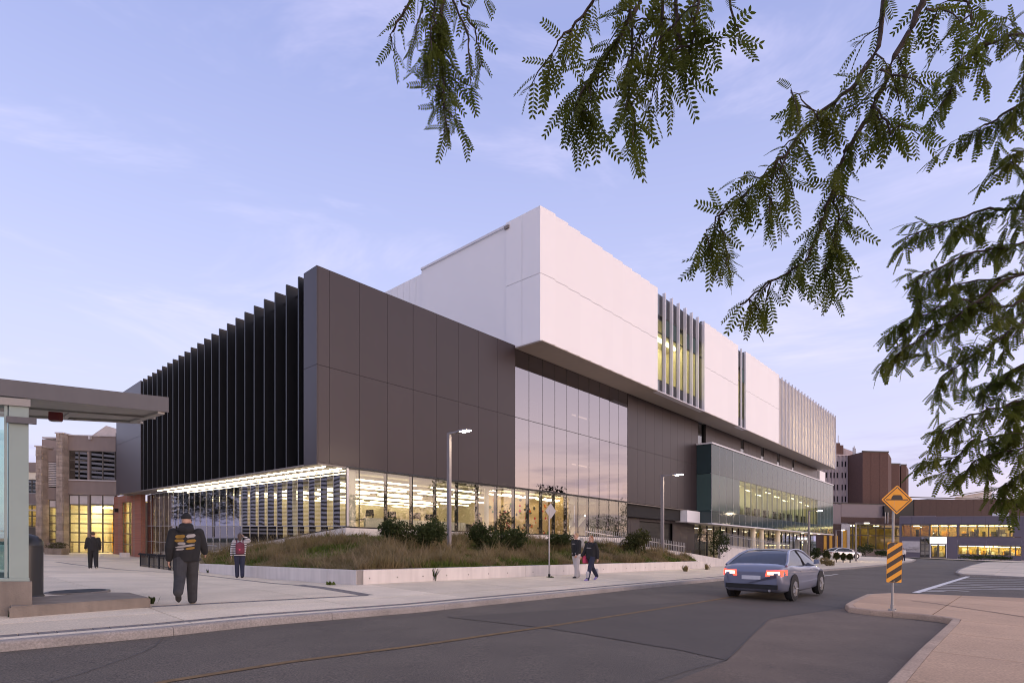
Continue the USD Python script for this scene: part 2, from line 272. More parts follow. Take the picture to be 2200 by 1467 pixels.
# worn yellow centre line, patches and cracks in the asphalt
bay = Polygon([RP(*p) for p in [(1650, 1330), (1815, 1306), (1830, 1317), (1917, 1326), (2043, 1342), (1921, 1467), (1880, 1520), (1300, 1520), (1560, 1420)]])
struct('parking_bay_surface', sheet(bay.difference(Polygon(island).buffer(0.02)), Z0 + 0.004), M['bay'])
patch = Polygon([RP(*p) for p in [(960, 1325), (1190, 1351), (1470, 1398), (1560, 1418), (1650, 1330), (1815, 1306), (1700, 1288), (1480, 1292)]])
struct('asphalt_patch', sheet(patch, Z0 + 0.004), M['patch'])
struct('centre_line', sheet(strip([RP(*p) for p in [(200, 1503), (356, 1464), (620, 1422), (900, 1386), (1200, 1342), (1500, 1294), (1640, 1270)]], 0.11), Z0 + 0.008), M['paint_yellow'])
ck = MB()
for pts, w in (([(352, 1368), (335, 1386), (316, 1398), (286, 1409), (240, 1425), (205, 1437), (150, 1454), (102, 1467), (40, 1490)], 0.012), ([(960, 1325), (1190, 1351), (1330, 1374), (1470, 1398), (1560, 1418)], 0.018), ([(1560, 1418), (1650, 1330), (1720, 1318), (1815, 1306)], 0.018), ([(560, 1352), (700, 1340), (900, 1322), (1100, 1301), (1300, 1279)], 0.014), ([(1560, 1418), (1480, 1440), (1360, 1475)], 0.012), ([(640, 1349), (760, 1356), (900, 1349)], 0.012)):
    q = np.array([RP(*p) for p in pts]); t = np.linspace(0, len(q) - 1, len(q) * 5); q = np.column_stack([np.interp(t, np.arange(len(q)), q[:, k]) for k in (0, 1)]); q[1:-1] += rng.normal(0, w * 0.8, q[1:-1].shape)
    g = sheet(strip(q, w), Z0 + 0.012); ck.mesh(g)
struct('road_crack', ck, M['crack'])
wl = MB()
wl.mesh(sheet(strip([RP(1967, 1273), RP(2080, 1238)], 0.22), Z0 + 0.008))
for Ya, Yb, Xa, Xb in ((1270.5, 1270.5, 1984, 2030), (1267, 1269, 1995, 2082), (1263.5, 1267, 2006, 2300), (1260, 1264.5, 2016, 2300), (1256.5, 1260.5, 2027, 2300), (1253, 1256.5, 2038, 2300), (1249.5, 1252, 2050, 2300), (1246, 1247.5, 2060, 2300), (1242.5, 1243.5, 2069, 2300)):
    wl.mesh(sheet(strip([RP(Xa, Ya), RP(Xb, Yb + (Xb - Xa) * 0.004)], 0.12 + 0.02 * (Xa < 2030)), Z0 + 0.008))
struct('crosswalk_marking', wl, M['paint_white'])
struct('lane_marking', sheet(strip([RP(1760, 1238), RP(1800, 1233)], 0.12), Z0 + 0.008), M['paint_white'])

def offset(poly, dist):
    q = np.array(poly); t = np.gradient(q, axis=0); t /= np.linalg.norm(t, axis=1, keepdims=True); return q + dist * np.stack([-t[:, 1], t[:, 0]], 1)
KW = 0.17
def kerb(name, pts, side, mat, seg=2.6, up=0.13):
    """a row of kerb stones along pts, their backs at side * KW"""
    x = UsdGeom.Xform.Define(stage, numbered('/World/' + name)); x.GetPrim().SetCustomDataByKey('kind', 'structure'); path = str(x.GetPath())
    ls = LineString([tuple(p) for p in pts]); cuts = np.linspace(0, ls.length, max(2, int(ls.length / seg) + 1))
    prof = [(-0.0, -0.10), (0.0, 0.02), (0.012, up - 0.035), (0.022, up - 0.013), (0.045, up), (KW, up), (KW, -0.10)]
    for s0, s1 in zip(cuts[:-1], cuts[1:]):
        ss = [s0 + 0.004] + [ls.project(Point(*p)) for p in pts if s0 + 0.02 < ls.project(Point(*p)) < s1 - 0.02] + [s1 - 0.004]
        rows = []
        for q in ss:
            p = np.array(ls.interpolate(q).coords[0]); e = 0.15; t = np.array(ls.interpolate(min(q + e, ls.length)).coords[0]) - np.array(ls.interpolate(max(q - e, 0)).coords[0]); t /= np.linalg.norm(t); nrm = side * np.array([-t[1], t[0]])
            rows.append([(*(p + o * nrm), Z0 + h) for o, h in prof])
        v = np.array(rows).reshape(-1, 3); k = len(prof); f = []
        for r in range(len(rows) - 1):
            for c in range(k - 1): f.append([r * k + c, (r + 1) * k + c, (r + 1) * k + c + 1, r * k + c + 1])
        mb = MB().add(v, f)
        for r in (0, len(rows) - 1): mb.add(v[r * k:(r + 1) * k], [[0, i, i + 1] for i in range(1, k - 1)])
        vv, ff = mb.get(); usdkit.mesh(stage, numbered(path + '/kerb_stone'), (sh(vv), ff), mat)
kerb('plaza_kerb', farkerb, 1, M['kerb'])
M['kerb_lamp_tint'] = surf('kerb_concrete_lamp_tint', (0.40, 0.285, 0.20), 0.8, var=0.2, scale=1.5, bump=0.35, bscale=70, fine=0.2, fscale=40)  # island kerb concrete, the same lamp warmth put into its colour
kerb('island_kerb', island, 1, M['kerb_lamp_tint'])
kerb('corner_kerb', corner, 1, M['kerb'])

def seam_lines(): struct('pavement_seam', sheet(strip([RP(*p) for p in [(1923, 1283), (1990, 1284), (2060, 1287), (2200, 1293)]], .05), 0.006).mesh(sheet(strip([SP(*p) for p in [(1958, 1290), (2010, 1296), (2060, 1304), (2130, 1314), (2220, 1328)]], .05), 0.006)), M['joint'])
seam_lines()
def slabs(name, poly, frame, size, mat, zf=grade_z, bands=(), lim=None, off=(0, 0)):
    """pavement of concrete slabs with real joints; bands: dark paver courses let into it"""
    x = UsdGeom.Xform.Define(stage, numbered('/World/' + name)); x.GetPrim().SetCustomDataByKey('kind', 'structure'); path = str(x.GetPath())
    usdkit.mesh(stage, path + '/joint_bed', (lambda q: (sh(q[0]), q[1]))(sheet(poly, -0.045, 1.6, zf).get()), M['joint'])
    cut = unary_union([b for b in bands]) if bands else None
    body = poly if cut is None else poly.difference(cut)
    c = np.array(poly.exterior.coords); ab = np.array([frame.ab(p) for p in c]); lo, hi = ab.min(0), ab.max(0)
    rest = MB(); g = 0.009
    for i in range(int(np.floor((lo[0] - off[0]) / size[0])), int(np.ceil((hi[0] - off[0]) / size[0]))):
        for j in range(int(np.floor((lo[1] - off[1]) / size[1])), int(np.ceil((hi[1] - off[1]) / size[1]))):
            a0, b0 = i * size[0] + off[0], j * size[1] + off[1]
            q = Polygon([frame.w(a0 + g, b0 + g, 0)[:2], frame.w(a0 + size[0] - g, b0 + g, 0)[:2], frame.w(a0 + size[0] - g, b0 + size[1] - g, 0)[:2], frame.w(a0 + g, b0 + size[1] - g, 0)[:2]]).intersection(body)
            for pg in getattr(q, 'geoms', [q]):
                if pg.area < 0.02 or pg.geom_type != 'Polygon': continue
                cx, cy = pg.centroid.coords[0]; m = MB().prism(pg, -0.08, 0.0); v, f = m.get(); v[:, 2] += zf(v[:, 0], v[:, 1]) + (math.sin(i * 12.9 + j * 78.2) * 0.0012)
                if cy > 1.5 and abs(cx) < 1.15 * cy + 3 and cy < 60: usdkit.mesh(stage, numbered(path + '/paving_slab'), (sh(v), f), mat)
                else: rest.add(v, f)
    if rest.v: m = usdkit.mesh(stage, path + '/outer_paving', (sh(rest.get()[0]), rest.get()[1]), mat); m.GetPrim().SetCustomDataByKey('kind', 'stuff')
    for b in bands:
        bb = b.intersection(poly); mb = MB()
        mrr = list(b.minimum_rotated_rectangle.exterior.coords)
        for pg in getattr(bb, 'geoms', [bb]):
            if pg.geom_type != 'Polygon' or pg.area < 0.02: continue
            # single pavers, cut along and across the course
            r = np.array(pg.minimum_rotated_rectangle.exterior.coords)[:4]; e0, e1 = r[1] - r[0], r[3] - r[0]
            if np.linalg.norm(e0) < np.linalg.norm(e1): e0, e1 = e1, e0
            L, Wd = np.linalg.norm(e0), np.linalg.norm(e1); t, s = e0 / L, e1 / Wd
            for k in range(int(L / 0.2) + 1):
                for l in range(max(1, int(round(Wd / 0.12)))) if Wd < 0.7 else range(int(Wd / 0.12)):
                    o = r[0] + t * k * 0.2 + s * l * 0.12
                    w = Polygon([o + t * .006 + s * .006, o + t * .194 + s * .006, o + t * .194 + s * .114, o + t * .006 + s * .114]).intersection(pg)
                    if w.geom_type == 'Polygon' and w.area > 0.004:
                        v, f = MB().prism(w, -0.07, 0.0).get(); v[:, 2] += zf(v[:, 0], v[:, 1]) - 0.002; mb.add(v, f)
        if mb.v:
            m = usdkit.mesh(stage, numbered(path + '/paver_course'), (sh(mb.get()[0]), mb.get()[1]), M['paver']); m.GetPrim().SetCustomDataByKey('kind', 'stuff')
back = offset(farkerb, KW + 0.004)
plaza = Polygon([tuple(p) for p in back] + [(60, 128), (-30, 95), (-75, 70), (-85, 0), (-60, -20)]).buffer(0)
if plaza.geom_type != 'Polygon': plaza = max(plaza.geoms, key=lambda g: g.area)
k1 = offset(farkerb[:9], KW + 0.30), 0.24
k2 = [SP(300, 1304.5), SP(327, 1302), SP(560, 1290), SP(790, 1278)], 0.24
k3 = [SP(640, 1255.5), SP(650, 1257), SP(790, 1278)], 0.36
k4 = [SP(119, 1206), SP(160, 1212), SP(250, 1222), (SP(420, 1233)), SP(650, 1257)], 0.20
slabs('plaza_paving', plaza, B, (3.1, 3.1), M['slab'], bands=[strip([p, q], w) for pts, w in (k1, k2, k3, k4) for p, q in zip(pts[:-1], pts[1:])], off=(0.4, 0.9))
isl = Polygon([tuple(p) for p in offset(island, KW + 0.004)] + [(-60, -50), (90, -50)]).buffer(0)
if isl.geom_type != 'Polygon': isl = max(isl.geoms, key=lambda g: g.area)
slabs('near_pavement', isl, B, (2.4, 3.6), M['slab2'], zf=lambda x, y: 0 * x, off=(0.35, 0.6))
cor = Polygon([tuple(p) for p in offset(corner, KW + 0.004)] + [(150, 40)]).buffer(0)
if cor.geom_type != 'Polygon': cor = max(cor.geoms, key=lambda g: g.area)
slabs('corner_pavement', cor, B, (3.0, 3.0), M['slab'], zf=lambda x, y: 0 * x)
fs = Polygon([tuple(p) for p in offset(farside, 0.0)] + [(140, 130), (-20, 135)]).buffer(0)
struct('far_pavement', sheet(fs, 0.0, 30), M['slab'])
# ------------------------------------------------------------ the sports building
bld = Thing('sports_building', 'large modern building of dark bronze panels under a cantilevered white upper box', 'building', (C0[0], C0[1], 0))
ZS, ZJ, ZT = 4.57, 8.83, 13.13                                # soffit, panel joint and top of the dark storey
PITCH = 1.512
def bpart(name, mat, *boxes, label=None, fr=B, kind=None):
    for b in boxes: m = MB(); fr.box(m, *b); bld.world(name, m, mat, label=label, kind=kind)
GAP = 0.008
def panels(name, mat, edges, zs, b0, b1, fr=B):
    for a0, a1 in zip(edges[:-1], edges[1:]):
        for z0, z1 in zip(zs[:-1], zs[1:]): bpart(name, mat, (a0 + GAP, a1 - GAP, b0, b1, z0 + GAP, z1 - GAP), fr=fr)
# dark storey, right face
panels('dark_panel', M['darkp'], [0.0, 0.547] + [0.547 + PITCH * i for i in range(1, 9)], [ZS, ZJ, ZT], 0.0, 0.05)
bpart('backing_wall', M['backing'], (0.06, 12.64, 0.055, 0.3, ZS + 0.03, ZT - 0.03))
CW0, CW1, NP = 12.65, 25.47, 10
cw = np.linspace(CW0, CW1, NP + 1)
ZW = 12.98                                                      # underside of the white box
for i in range(NP):
    for z0, z1 in ((ZS, ZJ), (ZJ, ZW)): bpart('curtain_pane', M['curtain'], (cw[i] + 0.015, cw[i + 1] - 0.015, 0.03, 0.045, z0 + 0.02, z1 - 0.02))
for a in cw: bpart('mullion', M['mull'], (a - 0.012, a + 0.012, 0.022, 0.20, ZS, ZW))
bpart('transom', M['mull'], (CW0, CW1, 0.028, 0.16, ZJ - 0.018, ZJ + 0.018)); bpart('transom', M['mull'], (CW0, CW1, -0.006, 0.16, ZS - 0.06, ZS + 0.05))
edges2 = [25.47 + 1.379 * i for i in range(10)]
panels('dark_panel', M['darkp'], edges2, [ZS, ZJ, ZW - 0.02], 0.0, 0.05)
bpart('backing_wall', M['backing'], (25.5, 78.0, 0.30, 0.5, 3.5, ZW - 0.03), (25.5, 37.8, 0.055, 0.29, ZS, ZW - 0.03), (39.62, 78, 0.055, 0.29, 10.6, ZW - 0.03))
bpart('slot_window', M['darkglass'], (37.9, 39.6, 0.22, 0.24, ZS, ZW - 0.03))
e3 = [39.62]; slots = [(48.4, 49.4), (54.6, 55.6), (60.2, 61.2), (66.2, 67.0)]
for s0, s1 in slots:
    panels('dark_panel', M['darkp'], list(np.linspace(e3[-1], s0, 5)), [10.5, ZW - 0.02], 0.0, 0.05); bpart('slot_window', M['darkglass'], (s0 + .02, s1 - .02, 0.035, 0.05, 10.5, ZW - 0.03)); e3.append(s1)
panels('dark_panel', M['darkp'], list(np.linspace(e3[-1], 78.0, 8)), [10.5, ZW - 0.02], 0.0, 0.05)
# dark storey, left face: cheek, fins, far end panel
for z0, z1 in ((ZS - 0.06, ZJ), (ZJ, ZT)): bpart('dark_panel', M['darkp'], (-0.055, -0.005, 0.0, 1.19, z0 + GAP, z1 - GAP)); bpart('dark_panel', M['darkp'], (-0.055, -0.005, 27.95, 35.8, z0 + GAP, z1 - GAP))
bpart('backing_wall', M['backing'], (0.0, 0.9, 0.06, 1.18, ZS, ZT - 0.03), (0.0, 0.9, 27.96, 35.8, ZS, ZT - 0.03))
bpart('recess_wall', M['darkglass'], (0.9, 0.92, 1.2, 27.94, ZS, ZT - 0.35))
bpart('recess_backing', M['backing'], (1.3, 1.35, 1.2, 27.94, ZS, ZT - 0.4))
bpart('rail', M['blackp'], (0.45, 0.52, 1.2, 27.94, ZT - 0.42, ZT - 0.34)); bpart('rail', M['blackp'], (0.80, 0.89, 1.2, 27.94, ZT - 0.5, ZT - 0.3))
for z in (6.3, 7.9, 9.6, 11.2): bpart('rail', M['blackp'], (0.74, 0.80, 1.2, 27.94, z, z + 0.05))
NF = 22
for i in range(NF):
    b = 1.72 + 1.218 * i
    m = MB(); B.box(m, -0.03, 0.60, b - 0.045, b + 0.045, ZS - 0.01, ZT + 0.02); B.box(m, -0.045, -0.031, b - 0.06, b + 0.06, ZS - 0.01, ZT + 0.02); bld.world('fin', m, M['blackp'])
    bpart('fin_bracket', M['blackp'], (0.30, 0.74, b + 0.05, b + 0.12, 9.55, 9.66), (0.30, 0.74, b + 0.05, b + 0.12, 6.3, 6.4))
for i in range(12): bpart('recess_mullion', M['mull'], (0.86, 0.90, 1.3 + 2.43 * i, 1.36 + 2.43 * i, ZS, ZT - 0.36))
# roof of the dark storey and soffits
bpart('roof', M['backing'], (1.36, 78, 0.55, 35.7, ZT - 0.6, ZT - 0.3))
bpart('soffit', M['soffit'], (-0.05, 1.38, 0.02, 35.8, ZS - 0.07, ZS - 0.005))
bpart('led_strip', M['led'], (0.38, 0.44, 0.15, 25.2, ZS - 0.15, ZS - 0.10)); bpart('led_strip', M['led'], (1.14, 1.20, 0.1, 25.6, ZS - 0.15, ZS - 0.10))
bpart('led_housing', M['alu'], (0.37, 0.44, 0.15, 25.2, ZS - 0.099, ZS - 0.071), (1.13, 1.20, 0.1, 25.6, ZS - 0.099, ZS - 0.071))
# ground floor glazing: right face
SILL = 1.86
gl = [1.41, 2.06] + [0.547 + PITCH * i for i in range(2, 9)] + list(cw[1:])
for a0, a1 in zip(gl[:-1], gl[1:]): bpart('glass_pane', M['glass'], (a0 + 0.02, a1 - 0.02, 0.05, 0.065, SILL, ZS - 0.07))
for i, a in enumerate(gl): bpart('mullion', M['mull'], (a - 0.02, a + 0.02, 0.035, 0.30 if i > 1 else 0.07, SILL, ZS - 0.06))
bpart('head_trim', M['mull'], (1.42, CW0 - 0.01, 0.012, 0.16, ZS - 0.10, ZS - 0.012)); bpart('sill_trim', M['mull'], (1.39, CW1, 0.0, 0.2, SILL - 0.07, SILL - 0.005))
bpart('plinth', M['wallc'], (1.33, 7.4, -0.10, 0.2, 0.9, SILL - 0.075)); bpart('plinth', M['wallc'], (7.412, 13.5, -0.10, 0.2, 0.9, SILL - 0.075)); bpart('plinth', M['wallc'], (13.512, 18.9, -0.10, 0.2, 0.9, SILL - 0.075))
bpart('plinth', M['wallc'], (18.912, 25.4, -0.06, 0.2, -0.2, SILL - 0.075))
# ground floor glazing: left face
def zpl(b): return 1.86 - 0.0965 * b
NB = 27; pb = np.linspace(0.02, 32.2, NB + 1)
for i in range(NB):
    b0, b1 = pb[i], pb[i + 1]; w = (0.52 if b0 < 6.5 else 0.36 if b0 < 12 else 0.16) * (b1 - b0)
    m = MB(); B.box(m, 1.41, 1.425, b0 + 0.012, b0 + w, SILL + 0.02, ZS - 0.1); bld.world('glass_pane', m, M['glass'])
    m = MB(); B.box(m, 1.405, 1.42, b0 + w, b1 - 0.012, SILL + 0.02, ZS - 0.1); bld.world('mirror_pane', m, M['strip'], label='mirror coated pane')
    zl = max(zpl(b1), -1.0)
    if SILL - zpl(b1) > 0.06:
        w2 = 0.45 * (b1 - b0) if b0 < 7 else 0.14 * (b1 - b0)
        for c0, c1, mt in ((b0 + 0.012, b0 + w2, M['glass']), (b0 + w2, b1 - 0.012, M['darkglass'])):
            m = MB(); q0, q1 = max(zpl(c0), -1.0), max(zpl(c1), -1.0)
            m.hexa([B.w(1.41, c0, q0), B.w(1.425, c0, q0), B.w(1.425, c1, q1), B.w(1.41, c1, q1), B.w(1.41, c0, SILL - 0.02), B.w(1.425, c0, SILL - 0.02), B.w(1.425, c1, SILL - 0.02), B.w(1.41, c1, SILL - 0.02)]); bld.world('lower_pane', m, mt)
    bpart('mullion', M['alu'], (1.395, 1.50, b0 - 0.012, b0 + 0.012, max(zpl(b0), -1.0), ZS - 0.08))
bpart('transom', M['alu'], (1.39, 1.48, 0.05, 32.2, SILL - 0.02, SILL + 0.02)); bpart('transom', M['alu'], (1.39, 1.48, 16.0, 32.2, 0.55, 0.58))
bpart('corner_post', M['mull'], (1.38, 1.46, 0.03, 0.09, SILL, ZS - 0.07))
for b0, b1 in ((-0.098, 5.6), (5.612, 11.6), (11.612, 17.6)):
    m = MB(); m.hexa([B.w(1.27, b0, zpl(b0) - 1.0), B.w(1.5, b0, zpl(b0) - 1.0), B.w(1.5, b1, zpl(b1) - 1.0), B.w(1.27, b1, zpl(b1) - 1.0), B.w(1.27, b0, zpl(b0) - 0.07), B.w(1.5, b0, zpl(b0) - 0.07), B.w(1.5, b1, zpl(b1) - 0.07), B.w(1.27, b1, zpl(b1) - 0.07)]); bld.world('plinth', m, M['wallc'])
    m = MB(); m.hexa([B.w(1.34, b0, zpl(b0) - 0.068), B.w(1.5, b0, zpl(b0) - 0.068), B.w(1.5, b1, zpl(b1) - 0.068), B.w(1.34, b1, zpl(b1) - 0.068), B.w(1.34, b0, zpl(b0) - 0.005), B.w(1.5, b0, zpl(b0) - 0.005), B.w(1.5, b1, zpl(b1) - 0.005), B.w(1.34, b1, zpl(b1) - 0.005)]); bld.world('sill_trim', m, M['mull'])
# the gym behind the corner glass
FZ, CZ = 1.25, 4.44
bpart('interior_floor', M['ifloor'], (1.6, 25.4, 0.35, 31.5, FZ - 0.2, FZ)); bpart('interior_ceiling', M['iceil'], (1.5, 25.4, 0.35, 31.5, CZ, CZ + 0.08))
bpart('interior_wall', M['cream'], (19.2, 19.4, 3.0, 31.5, FZ, CZ)); bpart('interior_wall', M['iwhite'], (1.6, 25.4, 31.5, 31.7, FZ, CZ)); bpart('interior_wall', M['cream'], (3.0, 19.2, 19.0, 19.2, FZ, CZ)); bpart('interior_wall', M['idark'], (1.6, 3.0, 24.0, 24.2, FZ, CZ))
bpart('counter', M['iwhite'], (3.2, 9.8, 1.3, 1.5, FZ, 2.35)); bpart('counter', M['idark'], (9.9, 12.2, 1.6, 2.3, FZ, 2.3))
def column(name, a, b, r, z0, z1, mat, n=20):
    x, y, _ = B.w(a, b, 0); m = MB().tube([(x, y, z0), (x, y, z1)], r, n); bld.world(name, m, mat, smooth=40)
column('column', 1.95, 0.55, 0.20, FZ, CZ, M['iwhite']); column('column', 11.2, 1.0, 0.14, FZ, CZ, M['iwhite'])
for b in (6.5, 13.0, 19.5): column('column', 1.95, b, 0.2, FZ, CZ, M['iwhite'])
r2 = np.random.default_rng(3)
for j, b in enumerate(np.arange(1.5, 18.6, 1.9)):
    a = 2.6 + r2.uniform(0, 2.2)
    while a < 18.0:
        L = r2.choice([3.6, 4.8, 7.2]); bpart('ceiling_light', M['ledin'], (a, min(a + L, 18.9), b - 0.055, b + 0.055, 4.16 - 0.05 * (j % 2), 4.23 - 0.05 * (j % 2))); a += L + r2.uniform(0.5, 1.2)
for b in (21.5, 24.5, 27.5, 30): bpart('ceiling_light', M['ledin'], (4.0, 7.0, b - 0.04, b + 0.04, 4.2, 4.26))
M['roomglow'] = glow('climbing_light', (1.0, 0.82, 0.55), 16)
# climbing wall with holds, beyond it a stair hall
bpart('climbing_wall', M['tan'], (12.6, 18.6, 2.3, 2.5, FZ, CZ)); bpart('climbing_wall', M['tan'], (18.6, 18.8, 0.6, 2.5, FZ, CZ))
hold_m = [surf('hold_red', (0.5, 0.03, 0.03)), surf('hold_dark', (0.05, 0.04, 0.03)), surf('hold_orange', (0.6, 0.16, 0.02)), surf('hold_green', (0.1, 0.2, 0.06))]
for k in range(70):
    a, z, s = r2.uniform(12.7, 18.5), r2.uniform(1.6, 4.3), r2.uniform(0.05, 0.11); x, y, _ = B.w(a, 2.27, 0); h = trimesh.creation.icosphere(1, s); h.apply_scale([1, 0.7, r2.uniform(0.7, 1.5)]); h.apply_translation([x, y, z]); bld.world('climbing_hold', h, hold_m[int(r2.integers(0, 4))])
for a in (12.8, 14.8, 16.8): bpart('ceiling_light', M['roomglow'], (a, a + 1.6, 1.1, 1.22, 4.2, 4.26))
bpart('interior_wall', M['iwhite'], (18.8, 25.3, 5.0, 5.2, FZ, CZ)); bpart('interior_wall', M['idark'], (20.0, 23.0, 4.7, 4.9, 2.6, CZ))
bpart('interior_wall', M['soffit'], (25.35, 25.46, 0.1, 5.0, FZ, CZ))
m = MB(); m.hexa([B.w(20.0, 2.0, 1.2), B.w(23.2, 2.0, 3.6), B.w(23.2, 2.3, 3.6), B.w(20.0, 2.3, 1.2), B.w(20.0, 2.0, 1.6), B.w(23.2, 2.0, 4.0), B.w(23.2, 2.3, 4.0), B.w(20.0, 2.3, 1.6)]); bld.world('stair_stringer', m, M['iwhite'])
bpart('light_panel', M['ledcool'], (22.9, 24.1, 4.6, 4.66, 1.9, 2.7)); bpart('light_panel', M['ledcool'], (20.4, 20.9, 4.6, 4.66, 2.4, 2.46)); bpart('ceiling_light', M['ledcool'], (21.3, 21.5, 1.0, 1.1, 3.3, 3.4))
# upper hall behind the curtain wall
bpart('interior_wall', M['idark'], (CW0, CW1, 5.0, 5.2, ZS, ZW)); bpart('interior_floor', M['ifloor'], (CW0, CW1, 0.3, 5.0, ZS - 0.05, ZS)); bpart('interior_ceiling', M['idark'], (CW0, CW1, 0.3, 5.0, 12.9, 12.96)); bpart('interior_wall', M['cream'], (12.9, 15.2, 2.2, 2.4, ZS, 9.4)); bpart('interior_wall', M['cream'], (17.6, 19.0, 3.6, 3.8, ZS, 11.5))
for a, z in ((21.6, 10.9), (21.6, 7.2)): bpart('ceiling_light', M['ledin'], (a, a + 2.2, 2.4, 2.48, z, z + 0.06))
bpart('ceiling_light', M['ledin'], (14.4, 14.46, 2.1, 2.16, 9.6, 11.6))
# recessed entrance and loading door in the dark ground floor
panels('recess_panel', M['darkp'], [25.5, 27.2, 28.6], [-0.3, ZS - 0.1], 0.8, 0.86); panels('recess_panel', M['darkp'], [34.4, 35.9, 37.4, 38.9], [-0.3, ZS - 0.1], 0.8, 0.86); panels('recess_panel', M['darkp'], [28.6, 31.5, 34.4], [3.25, ZS - 0.1], 0.8, 0.86)
for k in range(9): bpart('loading_door_slat', M['mull'], (28.7, 34.3, 1.0, 1.04, -0.3 + 0.39 * k, 0.075 + 0.39 * k))
bpart('backing_wall', M['backing'], (25.5, 39, 1.06, 1.3, -0.3, ZS)); bpart('soffit', M['soffit'], (25.5, 39, 0.06, 1.3, ZS - 0.09, ZS - 0.02))
bpart('canopy_box', M['white'], (34.9, 37.55, -0.35, 0.78, 3.42, ZS - 0.1), label='pale grey box beside the glass bay')

M['ledhall'] = glow('hall_light', (1.0, 0.80, 0.50), 34)
# ------------------------------------------------------------ white box above
WB = Frame(B.w(12.65, -1.97, 0), U, V); ZB, ZM, ZU = ZW, 16.87, 20.77
STEP = 0.14
def saw(a0, n, p):
    for i in range(n):
        for z0, z1 in ((ZB, ZM), (ZM, ZU)):
            x0, x1 = a0 + p * i, a0 + p * (i + 1); m = MB()
            m.hexa([WB.w(x0, 0.0, z0 + GAP * 3), WB.w(x1 - 0.004, -STEP, z0 + GAP * 3), WB.w(x1 - 0.004, 0.06, z0 + GAP * 3), WB.w(x0, 0.06, z0 + GAP * 3), WB.w(x0, 0.0, z1 - GAP * .5), WB.w(x1 - 0.004, -STEP, z1 - GAP * .5), WB.w(x1 - 0.004, 0.06, z1 - GAP * .5), WB.w(x0, 0.06, z1 - GAP * .5)]); bld.world('white_panel', m, M['white'])
saw(0.0, 11, 1.2364); saw(21.84, 6, 1.277); saw(31.66, 8, 1.23)
def wpart(name, mat, *boxes, label=None): return bpart(name, mat, *boxes, fr=WB, label=label)
wpart('white_backing', M['soffit'], (0.02, 13.6, 0.065, 0.4, ZB + .02, ZU - 0.02), (21.9, 29.45, 0.065, 0.4, ZB + .02, ZU - .02), (31.7, 41.45, 0.065, 0.4, ZB + .02, ZU - .02))
# left face of the white box
for b0, b1 in ((0.0, 1.41), (1.41, 2.75)):
    for z0, z1 in ((ZB, ZM), (ZM, ZU)): wpart('white_panel', M['white'], (-0.02, 0.015, b0 + GAP * 1.2, b1 - GAP * 1.2, z0 + GAP * 1.6, z1 - GAP * 1.6))
wpart('white_wall', M['white'], (0.02, 0.06, 2.75, 11.1, ZB, ZU - 0.28)); wpart('gutter', M['whitefin'], (-0.06, 0.019, 2.4, 11.1, ZU - 0.27, ZU - 0.12)); wpart('gutter', M['soffit'], (-0.12, -0.02, 2.45, 2.8, ZU - 0.42, ZU - 0.24))
for k in range(14): wpart('ribbed_panel', M['white'], (0.10, 0.14, 11.1 + 0.75 * k + .01, 11.1 + 0.75 * (k + 1) - .01, ZB, ZU - 0.45))
wpart('white_backing', M['soffit'], (0.15, 0.4, 0.4, 22.0, ZB + .02, ZU - 0.5)); wpart('upper_roof', M['soffit'], (0.4, 66.7, 0.4, 22, ZU - 0.7, ZU - 0.5))
wpart('soffit', M['soffit2'], (0.0, 66.8, -0.13, 1.96, ZB - 0.05, ZB - 0.004))
wpart('parapet_cap', M['mull'], (21.9, 29.3, 0.1, 0.3, ZU + 0.002, ZU + 0.05)); wpart('parapet_cap', M['soffit'], (26.5, 29.4, 0.4, 1.2, ZU + 0.05, ZU + 0.22))
# window bays with white fins
def finbay(a0, a1, n, dp):
    w = (a1 - a0) / n
    for i in range(n):
        c0, c1 = a0 + w * i, a0 + w * (i + 1)
        for z0, z1, mt, nm in ((ZB + .02, 13.95, M['darkglass'], 'spandrel_pane'), (13.95, 17.6, M['tealclear'], 'window_pane'), (17.6, 18.9, M['tealclear'] if i % 3 == 0 else M['teal_b'], 'window_pane'), (18.9, ZU - 0.25, M['darkglass'], 'spandrel_pane')): wpart(nm, mt, (c0 + .02, c1 - .02, 0.06, 0.075, z0 + .02, z1 - .02))
        wpart('mullion', M['mull'], (c0 - .015, c0 + .015, 0.05, 0.16, ZB + .02, ZU - .25))
        wpart('transom', M['mull'], (c0, c1, 0.052, 0.16, 17.58, 17.62), (c0, c1, 0.052, 0.16, 13.93, 13.97))
        wpart('white_fin', M['whitefin'], (c1 - 0.09, c1 - 0.01, -dp, 0.05, ZB - 0.06, ZU - 0.05))
    wpart('sill_trim', M['whitefin'], (a0, a1, -0.2, 0.3, ZB - 0.06, ZB + 0.0))
    wpart('spandrel_backing', M['backing'], (a0, a1, 0.32, 0.36, ZB, 13.9), (a0, a1, 0.32, 0.36, 18.9, ZU - 0.3))
finbay(13.62, 21.82, 7, .20); finbay(29.52, 31.64, 2, .10)
for a0, a1 in ((13.62, 21.82), (29.52, 31.64)):
    wpart('interior_wall', M['cream'], (a0, a1, 3.4, 3.5, 13.6, 18.9)); wpart('interior_floor', M['ifloor'], (a0, a1, 0.4, 3.4, 13.6, 13.8)); wpart('interior_ceiling', M['iwhite'], (a0, a1, 0.4, 3.4, 18.75, 18.85)); wpart('ceiling_light', M['roomglow'], (a0 + .3, a1 - .3, 2.2, 2.5, 18.66, 18.72)); wpart('interior_wall', M['cream'], (a0 - .1, a0, 0.4, 3.4, 13.8, 18.8), (a1, a1 + .1, 0.4, 3.4, 13.8, 18.8))
